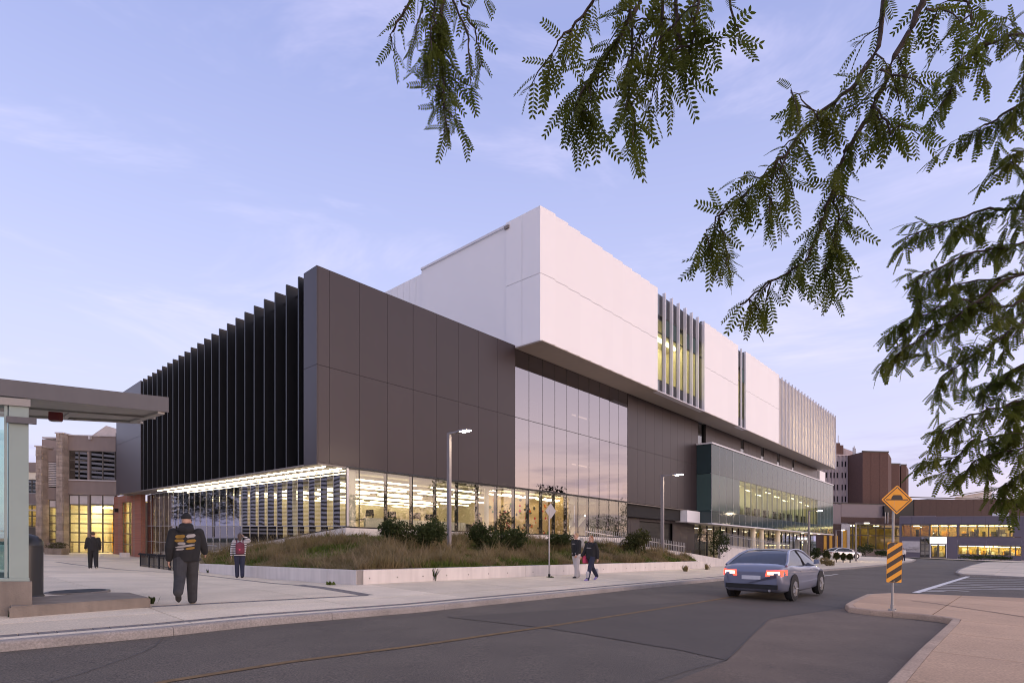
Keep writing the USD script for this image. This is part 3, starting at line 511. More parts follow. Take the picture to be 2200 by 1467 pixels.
# translucent channel glass end
NC = 20; ca = np.linspace(41.5, 66.8, NC + 1)
for i in range(NC):
    wpart('channel_glass', M['channel'], (ca[i] + .02, ca[i + 1] - .02, 0.0, 0.03, ZB + .03, ZU - 0.2))
    wpart('white_fin', M['whitefin'], (ca[i + 1] - 0.05, ca[i + 1] + 0.01, -0.16, 0.0, ZB - 0.05, ZU - 0.02))
wpart('white_fin', M['whitefin'], (41.47, 41.53, -0.16, 0.0, ZB - 0.05, ZU - 0.02)); wpart('transom', M['whitefin'], (41.5, 66.8, 0.035, 0.1, ZM - .05, ZM + .05))
wpart('interior_wall', M['iwhite'], (41.5, 66.8, 5.0, 5.1, ZB, ZU - .3)); wpart('interior_floor', M['iwhite'], (41.5, 66.8, 0.1, 5.0, ZB - .03, ZB + .02)); wpart('interior_wall', M['iwhite'], (66.6, 66.75, 0.05, 5.0, ZB, ZU - .3), (41.5, 41.6, 0.05, 5.0, ZB, ZU - .3))
wpart('interior_ceiling', M['soffit'], (41.6, 66.6, 0.1, 5, ZU - .3, ZU - .22))
for a in (46.5, 51, 55.5, 60, 64): wpart('ceiling_light', M['ledhall'], (a, a + 2.4, 1.2, 1.6, 15.6, 15.68))

# ------------------------------------------------------------ teal glass bay
TB = Frame(B.w(37.6, -1.44, 0), U, V); NT = 26; ta = np.linspace(0, 43.1, NT + 1); TZ = (3.42, 4.57, 7.97, 10.68)
def tpart(name, mat, *boxes, label=None): return bpart(name, mat, *boxes, fr=TB, label=label)
for i in range(NT):
    lit = 4 <= i < 21
    for k in range(3):
        mt = (M['teal_a'], M['tealclear'] if lit else M['teal_b'], M['teal_a'])[k]
        tpart('teal_pane', mt, (ta[i] + .016, ta[i + 1] - .016, 0.0, 0.02, TZ[k] + .02, TZ[k + 1] - .012))
for k in range(3): tpart('teal_pane', (M['teal_a'], M['teal_b'], M['teal_a'])[k], (-0.02, 0.0, 0.02, 1.43, TZ[k] + .02, TZ[k + 1] - .012))
for a in ta: tpart('mullion', M['alu'], (a - .014, a + .014, -0.012, 0.14, TZ[0], TZ[3]))
tpart('transom', M['mull'], (0, 43.1, 0.002, 0.14, TZ[1] - .02, TZ[1] + .02), (0, 43.1, 0.002, 0.14, TZ[2] - .02, TZ[2] + .02))
tpart('coping', M['whitefin'], (-0.08, 43.2, -0.09, 1.43, TZ[3], TZ[3] + 0.13)); tpart('bottom_trim', M['whitefin'], (-0.05, 43.2, -0.08, 0.35, TZ[0] - 0.09, TZ[0] + .012))
tpart('soffit', M['iwhite'], (0.0, 43.1, 0.36, 3.0, TZ[0] - 0.05, TZ[0])); tpart('spandrel_backing', M['backing'], (0, 43.1, 0.16, 0.22, TZ[0], TZ[1]), (0, 43.1, 0.16, 0.22, TZ[2], TZ[3]), (0, ta[4], .16, .22, TZ[1], TZ[2]), (ta[21], 43.1, .16, .22, TZ[1], TZ[2]))
tpart('interior_floor', M['ifloor'], (ta[4], ta[21], 0.25, 1.7, TZ[1] - .2, TZ[1])); tpart('interior_ceiling', M['iwhite'], (ta[4], ta[21], 0.25, 1.7, TZ[2], TZ[2] + .1)); 
for a0 in (ta[4] - .05, ta[21]): tpart('interior_wall', M['cream'], (a0, a0 + .05, .25, 1.7, TZ[1], TZ[2]))
tpart('interior_wall', M['cream'], (ta[4], ta[21], 1.62, 1.68, TZ[1], TZ[2]))
for i in range(9): tpart('ceiling_light', M['ledin'], (ta[4] + 0.6 + 3.1 * i, ta[4] + 2.2 + 3.1 * i, 0.75, 0.83, 7.55 - 0.25 * (i % 3), 7.61 - 0.25 * (i % 3)))
for a in np.arange(ta[9], ta[20], 1.66): tpart('interior_column', M['iwhite'], (a, a + .5, 1.2, 1.6, TZ[1], TZ[2]))
for a in np.arange(ta[5], ta[20], 2.9): tpart('interior_rail', M['idark'], (a, a + 1.0, 0.9, 1.2, TZ[1], TZ[1] + 1.0))
# glazed ground floor under the bay
for i in range(NT):
    tpart('glass_pane', M['glass'], (ta[i] + .02, ta[i + 1] - .02, 2.6, 2.62, 0.0, TZ[0] - .06)); tpart('mullion', M['mull'], (ta[i] - .03, ta[i] + .03, 2.55, 2.72, 0.0, TZ[0] - .05))
tpart('transom', M['mull'], (0, 43.1, 2.57, 2.7, 2.45, 2.52)); tpart('interior_wall', M['cream'], (0, 43.1, 7.0, 7.1, 0, TZ[0])); tpart('interior_floor', M['ifloor'], (0, 43.1, 2.7, 7.0, -.1, 0)); tpart('interior_ceiling', M['iceil'], (0, 43.1, 2.75, 7, TZ[0] - .02, TZ[0] + .06))
for a in np.arange(1.5, 42, 3.4): tpart('ceiling_light', M['ledin'], (a, a + 1.1, 4.0, 4.1, 3.1, 3.16))
for a in (6.5, 13.5, 21, 29): tpart('interior_wall', M['idark'], (a, a + 2.6, 4.6, 4.7, 0, 2.6))
for X in (1618, 1636, 1671): a = TB.a(X, 0.7); x, y, _ = TB.w(a, 0.7, 0); bld.world('column', MB().tube([(x, y, -.1), (x, y, TZ[0] - .06)], 0.24, 16), M['cream'], smooth=40); tpart('downlight', M['ledin'], (a + .5, a + .7, .6, .8, TZ[0] - .075, TZ[0] - .052))
for a in (32, 36, 40): tpart('downlight', M['ledin'], (a, a + .3, 1.0, 1.3, TZ[0] - .075, TZ[0] - .052))
tpart('entrance_frame', M['alu'], (33.5, 37.5, 2.0, 2.5, 2.3, 2.5), (33.5, 33.65, 2.0, 2.5, 0, 2.3), (37.35, 37.5, 2.0, 2.5, 0, 2.3))
tpart('end_wall', M['white'], (42.0, 45.0, 1.5, 4.0, 10.9, 12.9))
# ------------------------------------------------------------ buildings around
M['redbrick'] = usdkit.material(stage, '/World/Looks/red_brick', {"tc": ("geometry", {}), "sp": ("separate_xyz", {}), "ad": ("math", {"math_type": "add"}), "cb": ("combine_xyz", {}), "b": ("brick_texture", {"color1": (0.36, 0.115, 0.06), "color2": (0.27, 0.08, 0.045), "mortar": (0.22, 0.17, 0.14), "scale": 1.0, "mortar_size": 0.012, "brick_width": 0.26, "row_height": 0.09}), "bp": ("bump", {"strength": 0.5, "distance": 0.01, "invert": True}), "p": ("principled_bsdf", {"roughness": 0.85})},
    [("tc.position", "sp.vector"), ("sp.x", "ad.value1"), ("sp.y", "ad.value2"), ("ad.value", "cb.x"), ("sp.z", "cb.y"), ("cb.vector", "b.vector"), ("b.color", "p.base_color"), ("b.fac", "bp.height"), ("bp.normal", "p.normal")], surface="p.BSDF")
M['stone'] = surf('split_stone', (0.30, 0.245, 0.205), 0.9, var=0.25, scale=2.2, bump=0.6, bscale=25, objvar=0.15)
M['taupe'] = surf('taupe_panel', (0.235, 0.185, 0.165), 0.7, var=0.05, stain=0.08)
M['paleroof'] = surf('pale_roof', (0.45, 0.40, 0.38), 0.6)
M['frame'] = surf('window_frame', (0.10, 0.085, 0.07), 0.5)
M['oldglass'] = glass('old_glass', (0.75, 0.78, 0.72), 0.04, mul=0.8)
M['skyglass'] = glass('sky_glass', (0.25, 0.27, 0.27), 0.22)
M['louvre'] = surf('pale_louvre', (0.50, 0.46, 0.45), 0.5)
M['warmwall'] = surf('warm_room_wall', (0.72, 0.55, 0.24), 0.7, var=0.1)
M['orange'] = surf('orange_room_wall', (0.70, 0.36, 0.05), 0.7)
M['dbrick'] = surf('dark_brown_brick', (0.075, 0.045, 0.038), 0.85, var=0.14, scale=1.5, vec=(1, 1, 3), fine=0.2, fscale=6)
M['dbrick2'] = surf('red_brown_brick', (0.105, 0.055, 0.044), 0.85, var=0.12, scale=1.5, fine=0.2, fscale=6)
M['precast'] = surf('precast_concrete', (0.50, 0.41, 0.40), 0.8, var=0.08, stain=0.1)
M['violet'] = surf('violet_grey_panel', (0.115, 0.098, 0.125), 0.5, var=0.05, scale=0.6)
M['violet2'] = surf('mauve_panel', (0.19, 0.155, 0.165), 0.6, var=0.05)
M['whiteglow'] = glow('backlit_white', (1.0, 0.95, 0.88), 2.2)
M['roomlight'] = glow('room_light', (1.0, 0.80, 0.42), 34)
M['roomlight2'] = glow('hall_room_light', (1.0, 0.84, 0.52), 60)
def flat_frame(d): return Frame((0, d), (1, 0), (0, 1))
class Wall:
    """parts of one building given as photo rectangles on its own facade plane"""
    def __init__(s, th, fr): s.t, s.f = th, fr
    def p(s, name, mat, X0, X1, Y0, Y1, b0=0.0, b1=0.3, label=None):
        m = MB(); s.f.px(m, X0, X1, Y0, Y1, b0, b1); return s.t.world(name, m, mat, label=label)
    def pane(s, mat, xs, ys, b=0.12, w=0.05, name='window', skip=()):
        for i in range(len(xs) - 1):
            for j in range(len(ys) - 1):
                a0, a1 = s.f.a(xs[i], 0), s.f.a(xs[i + 1], 0); xm = (xs[0] + xs[-1]) / 2; z1, z0 = s.f.z(xm, ys[j], 0), s.f.z(xm, ys[j + 1], 0)
                m = MB(); s.f.box(m, a0 + w, a1 - w, b, b + .02, z0 + w, z1 - w); mt = mat if (i, j) not in skip else skip[(i, j)]
                fm = MB(); 
                for q in ((a0, a1, b - .04, b + .06, z0, z0 + w), (a0, a1, b - .04, b + .06, z1 - w, z1), (a0, a0 + w, b - .04, b + .06, z0 + w, z1 - w), (a1 - w, a1, b - .04, b + .06, z0 + w, z1 - w)): s.f.box(fm, *q)
                p = s.t.world(name, fm, M['frame']); s.t.world('pane', m, mt, parent=p)
    def room(s, X0, X1, Y0, Y1, depth, wall, nl=2, clutter=0, seed=1):
        a0, a1 = s.f.a(X0, 0), s.f.a(X1, 0); xm = (X0 + X1) / 2; z1, z0 = s.f.z(xm, Y0, 0), s.f.z(xm, Y1, 0); r = np.random.default_rng(seed)
        def bx(n, mt, *q): m = MB(); s.f.box(m, *q); s.t.world(n, m, mt)
        bx('room_wall', wall, a0, a1, depth, depth + .1, z0, z1); bx('room_floor', M['ifloor'], a0, a1, .32, depth, z0 - .1, z0); bx('room_ceiling', M['iwhite'], a0, a1, .32, depth, z1, z1 + .1); bx('room_wall', wall, a0 - .1, a0, .32, depth, z0, z1); bx('room_wall', wall, a1, a1 + .1, .32, depth, z0, z1)
        for k in range(nl): c = a0 + (a1 - a0) * (k + .5) / nl; bx('room_light', M['roomlight'], c - .5, c + .5, depth * .55, depth * .55 + .18, z1 - .18, z1 - .1) if wall is not M['cream'] else bx('room_light', M['roomlight2'], c - .6, c + .6, depth * .5, depth * .5 + .3, z1 - .18, z1 - .1)
        for k in range(clutter): c, h, w = r.uniform(a0, a1 - 1), r.uniform(.3, .75) * (z1 - z0), r.uniform(.3, 1.1); bx('furniture', [M['idark'], M['orange'], M['frame'], M['iwhite']][int(r.integers(0, 4))], c, c + w, depth * .7, depth * .7 + .4, z0, z0 + h)

# stone and glass building across the plaza (left)
st = Thing('stone_building', 'taupe building with split stone piers and tall lit grid windows beyond the plaza', 'building', (ray(190) * 53, 53, -0.85)); W1 = Wall(st, flat_frame(53.0))
def pier(X0, X1, Y0, Y1):
    n = 34; f = W1.f; a0, a1 = f.a(X0, 0), f.a(X1, 0); xm = (X0 + X1) / 2; zt, zb = f.z(xm, Y0), f.z(xm, Y1); r = np.random.default_rng(int(X0)); h = (zt - zb) / n
    core = MB(); f.box(core, a0 + .03, a1 - .03, -.55, .6, zb, zt - .02); p = st.world('stone_pier', core, M['stone'])
    for k in range(n):
        m = MB(); s = r.uniform(.35, .65); g = .008
        for q0, q1 in ((a0, a0 + (a1 - a0) * s), (a0 + (a1 - a0) * s, a1)): o = r.uniform(0, .05); f.box(m, q0 + g, q1 - g, -.62 - o, -.54, zb + h * k + g, zb + h * (k + 1) - g)
        f.box(m, a1 - .029, a1 + r.uniform(.0, .05), -.53, .6, zb + h * k + g, zb + h * (k + 1) - g); f.box(m, a0 - r.uniform(.0, .05), a0 + .029, -.53, .6, zb + h * k + g, zb + h * (k + 1) - g)
        st.world('stone_course', m, M['stone'], parent=p)
    c = MB(); f.box(c, a0 - .1, a1 + .1, -.7, .7, zt, zt + .12); st.world('coping', c, M['paleroof'], parent=p)
pier(89, 101.4, 962, 1190); pier(132.4, 146, 934, 1193)
W1.p('parapet_panel', M['taupe'], 101.6, 132.2, 967, 992.5); W1.p('lower_band', M['taupe'], 101.6, 132.2, 1047, 1073); W1.p('base_panel', M['taupe'], 101.6, 132.2, 1166, 1192)
for k in range(14): W1.p('louvre_blade', M['louvre'], 104, 132.2, 993.5 + 3.75 * k, 995.9 + 3.75 * k, 0.0, 0.12)
W1.p('louvre_back', M['backing'], 101.6, 132.2, 992.6, 1046.8, 0.2, 0.3)
W1.pane(M['oldglass'], [103.6, 119.2, 132], [1073.5, 1090, 1107, 1124, 1141, 1158, 1166], skip={(0, 0): M['louvre'], (1, 0): M['louvre']}); W1.room(101, 133, 1075, 1190, 5.0, M['cream'], 2, 3)
W1.p('parapet_panel', M['taupe'], 146.2, 252, 937, 968.5); W1.p('parapet_coping', M['paleroof'], 146.2, 252, 934.5, 936.8, -.08, .35); W1.p('mid_band', M['taupe'], 146.2, 252, 1033, 1062.5); W1.p('sill', M['louvre'], 147, 252, 1030.4, 1032.8, -.1, .2)
for X in (187.6,): W1.p('post', M['taupe'], X, X + 4.4, 968.6, 1030, -.02, .2); W1.p('post', M['taupe'], X, X + 4.6, 1063, 1190, -.02, .2)
for xs in ([147, 168, 187.5], [192.5, 219, 246]):
    W1.pane(M['skyglass'], xs, [969, 988, 1009, 1030]); W1.pane(M['oldglass'], xs, [1063, 1083.5, 1103.5, 1124, 1144, 1164, 1187], skip={(0, 0): M['louvre'], (1, 0): M['louvre']})
W1.room(147, 250, 1084, 1192, 7.0, M['cream'], 4, 5, 4); W1.room(147, 250, 970, 1030, 4.0, M['idark'], 0)
W1.p('drainpipe', M['blackp'], 248.6, 251, 930, 1028, -.2, -.05); W1.p('parapet_light', M['louvre'], 189, 193, 936, 943, -.3, 0)
qq = lambda X, Y, d: tuple(P(X, Y, d))
m = MB(); m.add([qq(196, 936, 60), qq(228, 914, 60), qq(262, 924, 60), qq(262, 938, 60), qq(196, 936, 72), qq(228, 914, 72), qq(262, 924, 72), qq(262, 938, 72)], [[0, 3, 2, 1], [4, 5, 6, 7], [0, 1, 5, 4], [1, 2, 6, 5], [2, 3, 7, 6]]); st.world('roof_gable', m, M['paleroof'])
W1.p('roof', M['paleroof'], 90, 252, 940, 943, 0.4, 16); W1.p('rear_wall', M['taupe'], 90, 250, 945, 1192, 16, 16.2)
# red brick wing under the overhang
bw = Thing('brick_wing', 'red brick wall with one tall lit grid window under the dark overhang', 'building', B.w(1.2, 38, -0.85)); BW = Frame(B.w(0.95, 32.3, 0), V, U); WB2 = Wall(bw, BW)
bL, bR, w0, w1 = BW.a(242.5), 0.0, BW.a(262), BW.a(282); zc = lambda X, Y: BW.z(X, Y); zb0, zw0, zw1 = -1.3, zc(272, 1192), zc(272, 1078)
for q in ((bL * 0 + bR, w1, 0, .35, zb0, 4.6), (w0, bL, 0, .35, zb0, 4.6), (w1, w0, 0, .35, zw1, 4.6), (w1, w0, 0, .35, zb0, zw0), (w0 + 3.4, bL, 0.001, .35, 4.6, 6.3)): m = MB(); BW.box(m, *q); bw.world('brick_wall', m, M['redbrick'])
WB2.pane(M['oldglass'], [282, 275.5, 262], [1078, 1101, 1123, 1146, 1169, 1192]); 
for n, mt, q in (('room_wall', M['cream'], (w1 - .2, w0 + .2, 3.0, 3.1, zw0, zw1)), ('room_light', M['roomlight'], (w1 + .3, w0 - .3, 1.5, 1.8, zw1 - .2, zw1 - .1)), ('room_wall', M['cream'], (w1 - .2, w1 - .1, .4, 3, zw0, zw1)), ('room_wall', M['cream'], (w0 + .1, w0 + .2, .4, 3, zw0, zw1)), ('room_ceiling', M['iwhite'], (w1, w0, .4, 3, zw1, zw1 + .1))): m = MB(); BW.box(m, *q); bw.world(n, m, mt)
m = MB(); a_ = BW.a(254); BW.box(m, a_ - .12, a_ + .12, -.3, -.01, zc(254, 1100), zc(254, 1092)); bw.world('wall_lamp', m, M['blackp'])
m = MB(); BW.box(m, 0.3, 0.9, -1.3, -.7, -1.0, -.45); tag(stage.GetPrimAtPath(struct('concrete_block', m, M['wallc'], kind=None, label='small pale concrete block at the foot of the red brick wall', cat='block')))
# a further wing beyond, seen past the shelter post
fw = Thing('rear_wing', 'pinkish low wing with lit ribbon windows far behind the shelter post', 'building', (ray(78) * 66, 66, -0.9)); W2 = Wall(fw, flat_frame(66.0))
W2.p('parapet_panel', M['taupe'], 40, 92, 993, 1014, 0, 6); W2.p('wall_band', M['cream'], 40, 92, 1014.3, 1029.5, 0.1, .5); W2.p('wall_band', M['taupe'], 40, 92, 1059, 1083); W2.p('wall_band', M['louvre'], 40, 92, 1094, 1097); W2.p('base_wall', M['frame'], 40, 92, 1132, 1195)
W2.pane(M['skyglass'], [42, 67, 82, 92], [1030, 1037, 1044, 1051, 1058.6]); W2.pane(M['oldglass'], [42, 67, 79, 92], [1084, 1108, 1131]); W2.room(40, 92, 1085, 1131, 4, M['warmwall'], 1, 3)

# violet grey building with lit windows at the end of the road (right)
A_, B_ = np.array([ray(1932) * 107, 107.0]), np.array([ray(2200) * 95.5, 95.5]); e_ = (B_ - A_) / np.linalg.norm(B_ - A_); GF = Frame(A_, e_, (-e_[1], e_[0]))
gb = Thing('violet_grey_building', 'low violet grey building with yellow lit ribbon windows and white framed doors', 'building', (A_[0], A_[1], 0)); W3 = Wall(gb, GF)
XE = 2330
for i, X in enumerate(np.linspace(1932, XE, 16)[:-1]): W3.p('wall_panel', M['violet'], X + .15, X + 26.5 - .15, 1109, 1125.6)
W3.p('wall_backing', M['backing'], 1932, XE, 1110, 1126, .31, .5); W3.p('coping', M['violet2'], 1931.5, XE, 1107.8, 1108.9, -.05, .6)
def walls(*rs):
    for r in rs: W3.p('wall_panel', M['violet'], *r)
walls((1937, 1976.6, 1152.6, 1200), (2034, 2057.6, 1152.6, 1200), (2058, 2120, 1153.4, 1171.4), (2120.2, 2194, 1153.4, 1171.4), (2177.6, XE, 1125.8, 1153.2), (2194.4, XE, 1153.4, 1205), (2058, 2194.2, 1192.4, 1206), (2056.4, 2060, 1126, 1152.4), (1932, 1936.8, 1126, 1200))
W3.pane(M['oldglass'], [1936.8, 1957, 1977, 1996.5, 2016.6, 2037, 2056.3], [1126.2, 1152], w=.08); W3.pane(M['oldglass'], [2060.2, 2079.4, 2101, 2124, 2146, 2170, 2177.4], [1126, 1152.6], w=.08); W3.pane(M['oldglass'], [2059, 2079.4, 2101, 2126.6, 2146, 2170, 2182, 2194], [1172, 1192], w=.08)
W3.room(1937, 1998, 1127, 1152, 4, M['orange'], 1, 2, 2); W3.room(1998, 2057, 1127, 1152, 5, M['warmwall'], 3, 5, 3); W3.room(2060, 2178, 1127, 1152.5, 6, M['warmwall'], 6, 12, 5); W3.room(2059, 2194, 1172, 1192, 5, M['warmwall'], 7, 16, 6)
W3.pane(M['skyglass'], [1977, 1987, 1997], [1152.8, 1168, 1183, 1197], w=.07); W3.room(1977, 1997, 1153, 1197, 3, M['idark'], 0)
W3.pane(M['oldglass'], [1999.5, 2015.5, 2032.5], [1168.6, 1197], w=.16, name='door'); W3.p('door_frame', M['whitefin'], 1997.6, 1999.4, 1167, 1198, -.1, .3); W3.p('door_frame', M['whitefin'], 2032.6, 2034, 1167, 1198, -.1, .3); W3.p('door_frame', M['whitefin'], 1997.6, 2034, 1166.6, 1168.2, -.12, .3); W3.room(1998, 2033, 1169, 1197, 4, M['warmwall'], 2, 2, 8)
W3.p('backlit_transom', M['whiteglow'], 1997.8, 2015, 1153.4, 1166.2, 0, .1); W3.p('backlit_transom', M['whiteglow'], 2015.6, 2033.6, 1153.4, 1166.2, 0, .1)
W3.p('sign_board', M['louvre'], 1937.6, 1976, 1162, 1185.4, -.14, -.02)
txm = surf('sign_lettering', (0.10, 0.07, 0.06), 0.6)
def letters(th, text, fr, X1, Ybase, h, b, mat, name='lettering'):
    t = meshkit.text_mesh(text, h, 0.02); v = np.array(t.vertices); w = v[:, 0].max(); a1, z = fr.a(X1, b), fr.z(X1, Ybase, b)
    p = np.array([fr.w(a1 - w + x, b - zz, z + y) for x, y, zz in v]); th.world(name, MB().add(p, np.array(t.faces)), mat)
for tx, Y in (("Dr. Robert and", 1177), ("Andrée Rheaume Fitzhenry", 1180.2), ("Studios and Atrium", 1183.2)): letters(gb, tx, GF, 1975, Y, 0.17, -.145, txm)
m = MB(); GF.px(m, 2132, 2168, 1101, 1108, 2.0, 3.6); gb.world('roof_unit', m, M['whitefin']); m = MB(); GF.px(m, 2150, 2156, 1091, 1101, 2.5, 3.1); gb.world('roof_unit', m, M['alu']); W3.p('roof', M['backing'], 1960, XE, 1110, 1111.5, .5, 14)
m = MB(); GF.px(m, 1934, 2010, 1107.4, 1110, 3, 6); gb.world('roof_kerb', m, M['violet2'])
# brown brick hall behind it
bh = Thing('brick_hall', 'long dark brown brick hall behind the violet grey building', 'building', (ray(2050) * 126, 126, 0)); W4 = Wall(bh, flat_frame(126.0))
for i, X in enumerate(np.linspace(1964, 2380, 27)[:-1]): W4.p('brick_bay', M['dbrick'], X + .12, X + 15.9, 1073, 1160, 0, .4)
W4.p('dark_bay', M['blackp'], 1922, 1964, 1074, 1160, .1, .5); W4.p('coping', M['mull'], 1920, 2380, 1071.4, 1072.9, -.1, .6); W4.p('roof', M['backing'], 1992, 2380, 1076, 1078, .5, 20)
m = MB(); m.hexa([qq(2052, 1074, 150), qq(2130, 1074, 150), qq(2130, 1074, 170), qq(2052, 1074, 170), qq(2052, 1067, 150), qq(2130, 1054, 150), qq(2130, 1054, 170), qq(2052, 1067, 170)]); bh.world('clerestory', m, M['louvre']); m = MB(); m.hexa([qq(2040, 1067, 149), qq(2132, 1052.6, 149), qq(2132, 1052.6, 172), qq(2040, 1067, 172), qq(2040, 1065, 149), qq(2132, 1050.6, 149), qq(2132, 1050.6, 172), qq(2040, 1065, 172)]); bh.world('clerestory_roof', m, M['mull'])
# glazed link with a mauve band, left of it
lk = Thing('glazed_link_building', 'brown building with a mauve band over tall pale glazing beside the road end', 'building', (ray(1870) * 116, 116, 0)); W5 = Wall(lk, flat_frame(116.0))
W5.p('mauve_band', M['violet2'], 1807.4, 1902, 1082.6, 1111); W5.p('mauve_band', M['violet2'], 1770, 1806.6, 1082.6, 1124); W5.p('band_trim', M['mull'], 1770, 1930, 1080.8, 1082.4, -.1, .5); W5.p('brick_band', M['dbrick'], 1807, 1934, 1111.4, 1124.4, .05, .5); W5.p('brick_wall', M['dbrick'], 1902.2, 1924, 1082.6, 1111.2, .2, .6); W5.p('ventilator', M['blackp'], 1900, 1912, 1086, 1108, -.6, .1)
for X in (1902, 1907.5): W5.p('vent_pipe', M['alu'], X, X + .8, 1100, 1124, -.8, -.6)
W5.p('pale_pier', M['louvre'], 1808, 1811, 1125.6, 1192, -.1, .4); W5.p('pale_pier', M['louvre'], 1820.4, 1826, 1125.6, 1192, -.1, .4); W5.p('pale_pier', M['louvre'], 1811, 1820.4, 1125.6, 1138, -.1, .4); W5.p('orange_panel', M['orange'], 1811.2, 1820.2, 1138.4, 1192, .1, .4); W5.p('brick_wall', M['dbrick'], 1755, 1807.6, 1124.6, 1192, .1, .5)
W5.pane(M['oldglass'], [1826.2, 1832.5, 1848.5, 1865.5, 1882.5, 1901, 1919, 1937.4], [1126.6, 1133.5, 1150, 1180], w=.1); W5.room(1827, 1937, 1127, 1180, 7, M['warmwall'], 2, 4, 11); W5.p('base_wall', M['taupe'], 1826.2, 1937.6, 1180.2, 1194, -.05, .4)
W5.p('roof', M['backing'], 1800, 1930, 1084, 1086, .6, 10)
for X in (1770, 1782, 1794): W5.p('orange_panel', M['orange'], X, X + 6, 1150, 1188, .02, .1)
# precast tower with brick shafts
tw = Thing('precast_tower', 'pale precast office tower with rows of narrow dark windows', 'building', (ray(1800) * 190, 190, 0)); W6 = Wall(tw, flat_frame(190.0))
wx = [x * .2 + 1760 for g in (-120, 0, 118, 240, 360) for x in (g, g + 35, g + 70)]; ww = 3.7
rows = [(990, 1002), (1014.5, 1026.5), (1040, 1052.5), (1065, 1078), (1090, 1103)]
ed = [1728.0] + [v for x in wx for v in (x, x + ww)] + [1853.0]; W6.p('wall_core', M['precast'], 1728, 1853, 979, 1150, .5, 14)
for r0, r1 in zip([978] + [r[1] for r in rows], [r[0] for r in rows] + [1150]): W6.p('spandrel', M['precast'], 1728, 1853, r0, r1, 0.12, .49)
for x0, x1 in zip(ed[::2], ed[1::2]):
    for r0, r1 in rows: W6.p('window_pier', M['precast'], x0 + .05, x1 - .05, r0, r1, 0.1, .49)
    W6.p('rib', M['precast'], (x0 + x1) / 2 - .7, (x0 + x1) / 2 + .7, 978, 1150, -.35, .09)
wd = surf('tower_window', (0.02, 0.018, 0.025), 0.15)
for x in wx:
    for r0, r1 in rows: W6.p('window', wd, x, x + ww, r0, r1, .40, .495)
W6.p('parapet', M['precast'], 1728, 1853, 975.5, 977.8, -.2, 1.0)
W6.p('penthouse', M['dbrick2'], 1788, 1805, 951, 980, 3, 9); W6.p('penthouse', M['dbrick2'], 1805.2, 1812, 956, 980, 3.5, 9)
m = MB(); m.hexa([qq(1812, 980, 195), qq(1834, 980, 195), qq(1834, 980, 203), qq(1812, 980, 203), qq(1812, 962, 195), qq(1834, 970, 195), qq(1834, 970, 203), qq(1812, 962, 203)]); tw.world('penthouse', m, M['precast'])
tw.world('mast', MB().tube([qq(1801, 956, 194), qq(1801, 935, 194)], .12, 6), M['alu'])
for X, Y0 in ((1833, 961), (1835.5, 958), (1838, 963)): tw.world('antenna', MB().tube([qq(X, 978, 193), qq(X, Y0, 193)], .18, 6).tube([qq(X - 1, Y0 + 6, 193), qq(X + 1, Y0 + 6, 193)], .14, 6), M['alu'])
def shaft(name, X0, X1, XS, Y0, d, mat, label):
    t = Thing(name, label, 'building', (ray(X0) * d, d, 0)); a, c, s_ = ray(X0) * d, ray(X1) * d, ray(XS) * (d + 12); zt = pz(X0, Y0, d)
    m = MB().hexa([(a, d, -1), (c, d, -1), (s_, d + 12, -1), (a, d + 12, -1), (a, d, zt), (c, d, zt), (s_, d + 12, zt), (a, d + 12, zt)]); t.world('shaft_wall', m, mat); m = MB().box(a - .2, c + .2, d - .15, d + .2, zt, zt + .4); t.world('coping', m, M['mull'])
    n = int((c - a) / 2.2)
    for k in range(1, n): m = MB().box(a + (c - a) * k / n - .06, a + (c - a) * k / n + .06, d - .05, d - .002, 0, zt - .05); t.world('pilaster', m, mat)
shaft('brick_shaft', 1853.4, 1908, 1915, 970.5, 182, M['dbrick2'], 'tallest dark brown brick shaft beside the precast tower')
shaft('brick_shaft', 1915.2, 1933, 1934.5, 997, 200, M['dbrick2'], 'middle brown brick shaft, between the tall and the narrow one')
shaft('brick_shaft', 1936, 1947, 1952, 999, 205, M['dbrick2'], 'narrowest brown brick shaft, furthest from the precast tower')
# louvred hall on the camera's left: stands across the plaza from the glass front, which mirrors it
lv = Thing('louvred_hall', 'long hall of horizontal louvres across the plaza, mirrored in the glass front', 'building', B.w(-22, 36, -.9)); LF = Frame(B.w(-22, 36, 0), V, -U)
m = MB(); LF.box(m, 0, 38, .4, 6, -1.5, 13.0); lv.world('hall_wall', m, M['idark'])
for k in range(22): m = MB(); LF.box(m, 0, 38, -.05, .3, 0.6 + .57 * k, 0.88 + .57 * k); lv.world('louvre_blade', m, M['whitefin'])
# ------------------------------------------------------------ planter, mound, ramps, planting
M['dry'] = leafmat('dry_grass', (0.60, 0.45, 0.25), (0.42, 0.35, 0.15), 0.35)
M['green'] = leafmat('green_cover', (0.17, 0.25, 0.05), (0.30, 0.34, 0.08), 0.35)
M['shrub'] = leafmat('shrub_leaf', (0.052, 0.082, 0.027), (0.105, 0.135, 0.042), 0.25)
M['shrub2'] = leafmat('pale_shrub_leaf', (0.09, 0.11, 0.035), (0.15, 0.145, 0.05), 0.3)
M['stem'] = surf('stem_bark', (0.07, 0.05, 0.035), 0.9)
PA, PB, PE = -3.07, -8.14, 20.7                                 # the planter's corner and right end in the building's axes
ZP = 0.42
pw = Thing('planter_wall', 'long low pale cast concrete planter wall bending round the grass mound', 'planter wall', B.w(PA, PB, 0))
def gz_(a, b): x, y, _ = B.w(a, b, 0); return float(grade_z(x, y))
ed = [PA] + [B.a(X, PB) for X in (1129, 1355)] + [PE]
dk = surf('tie_hole', (0.05, 0.045, 0.04))
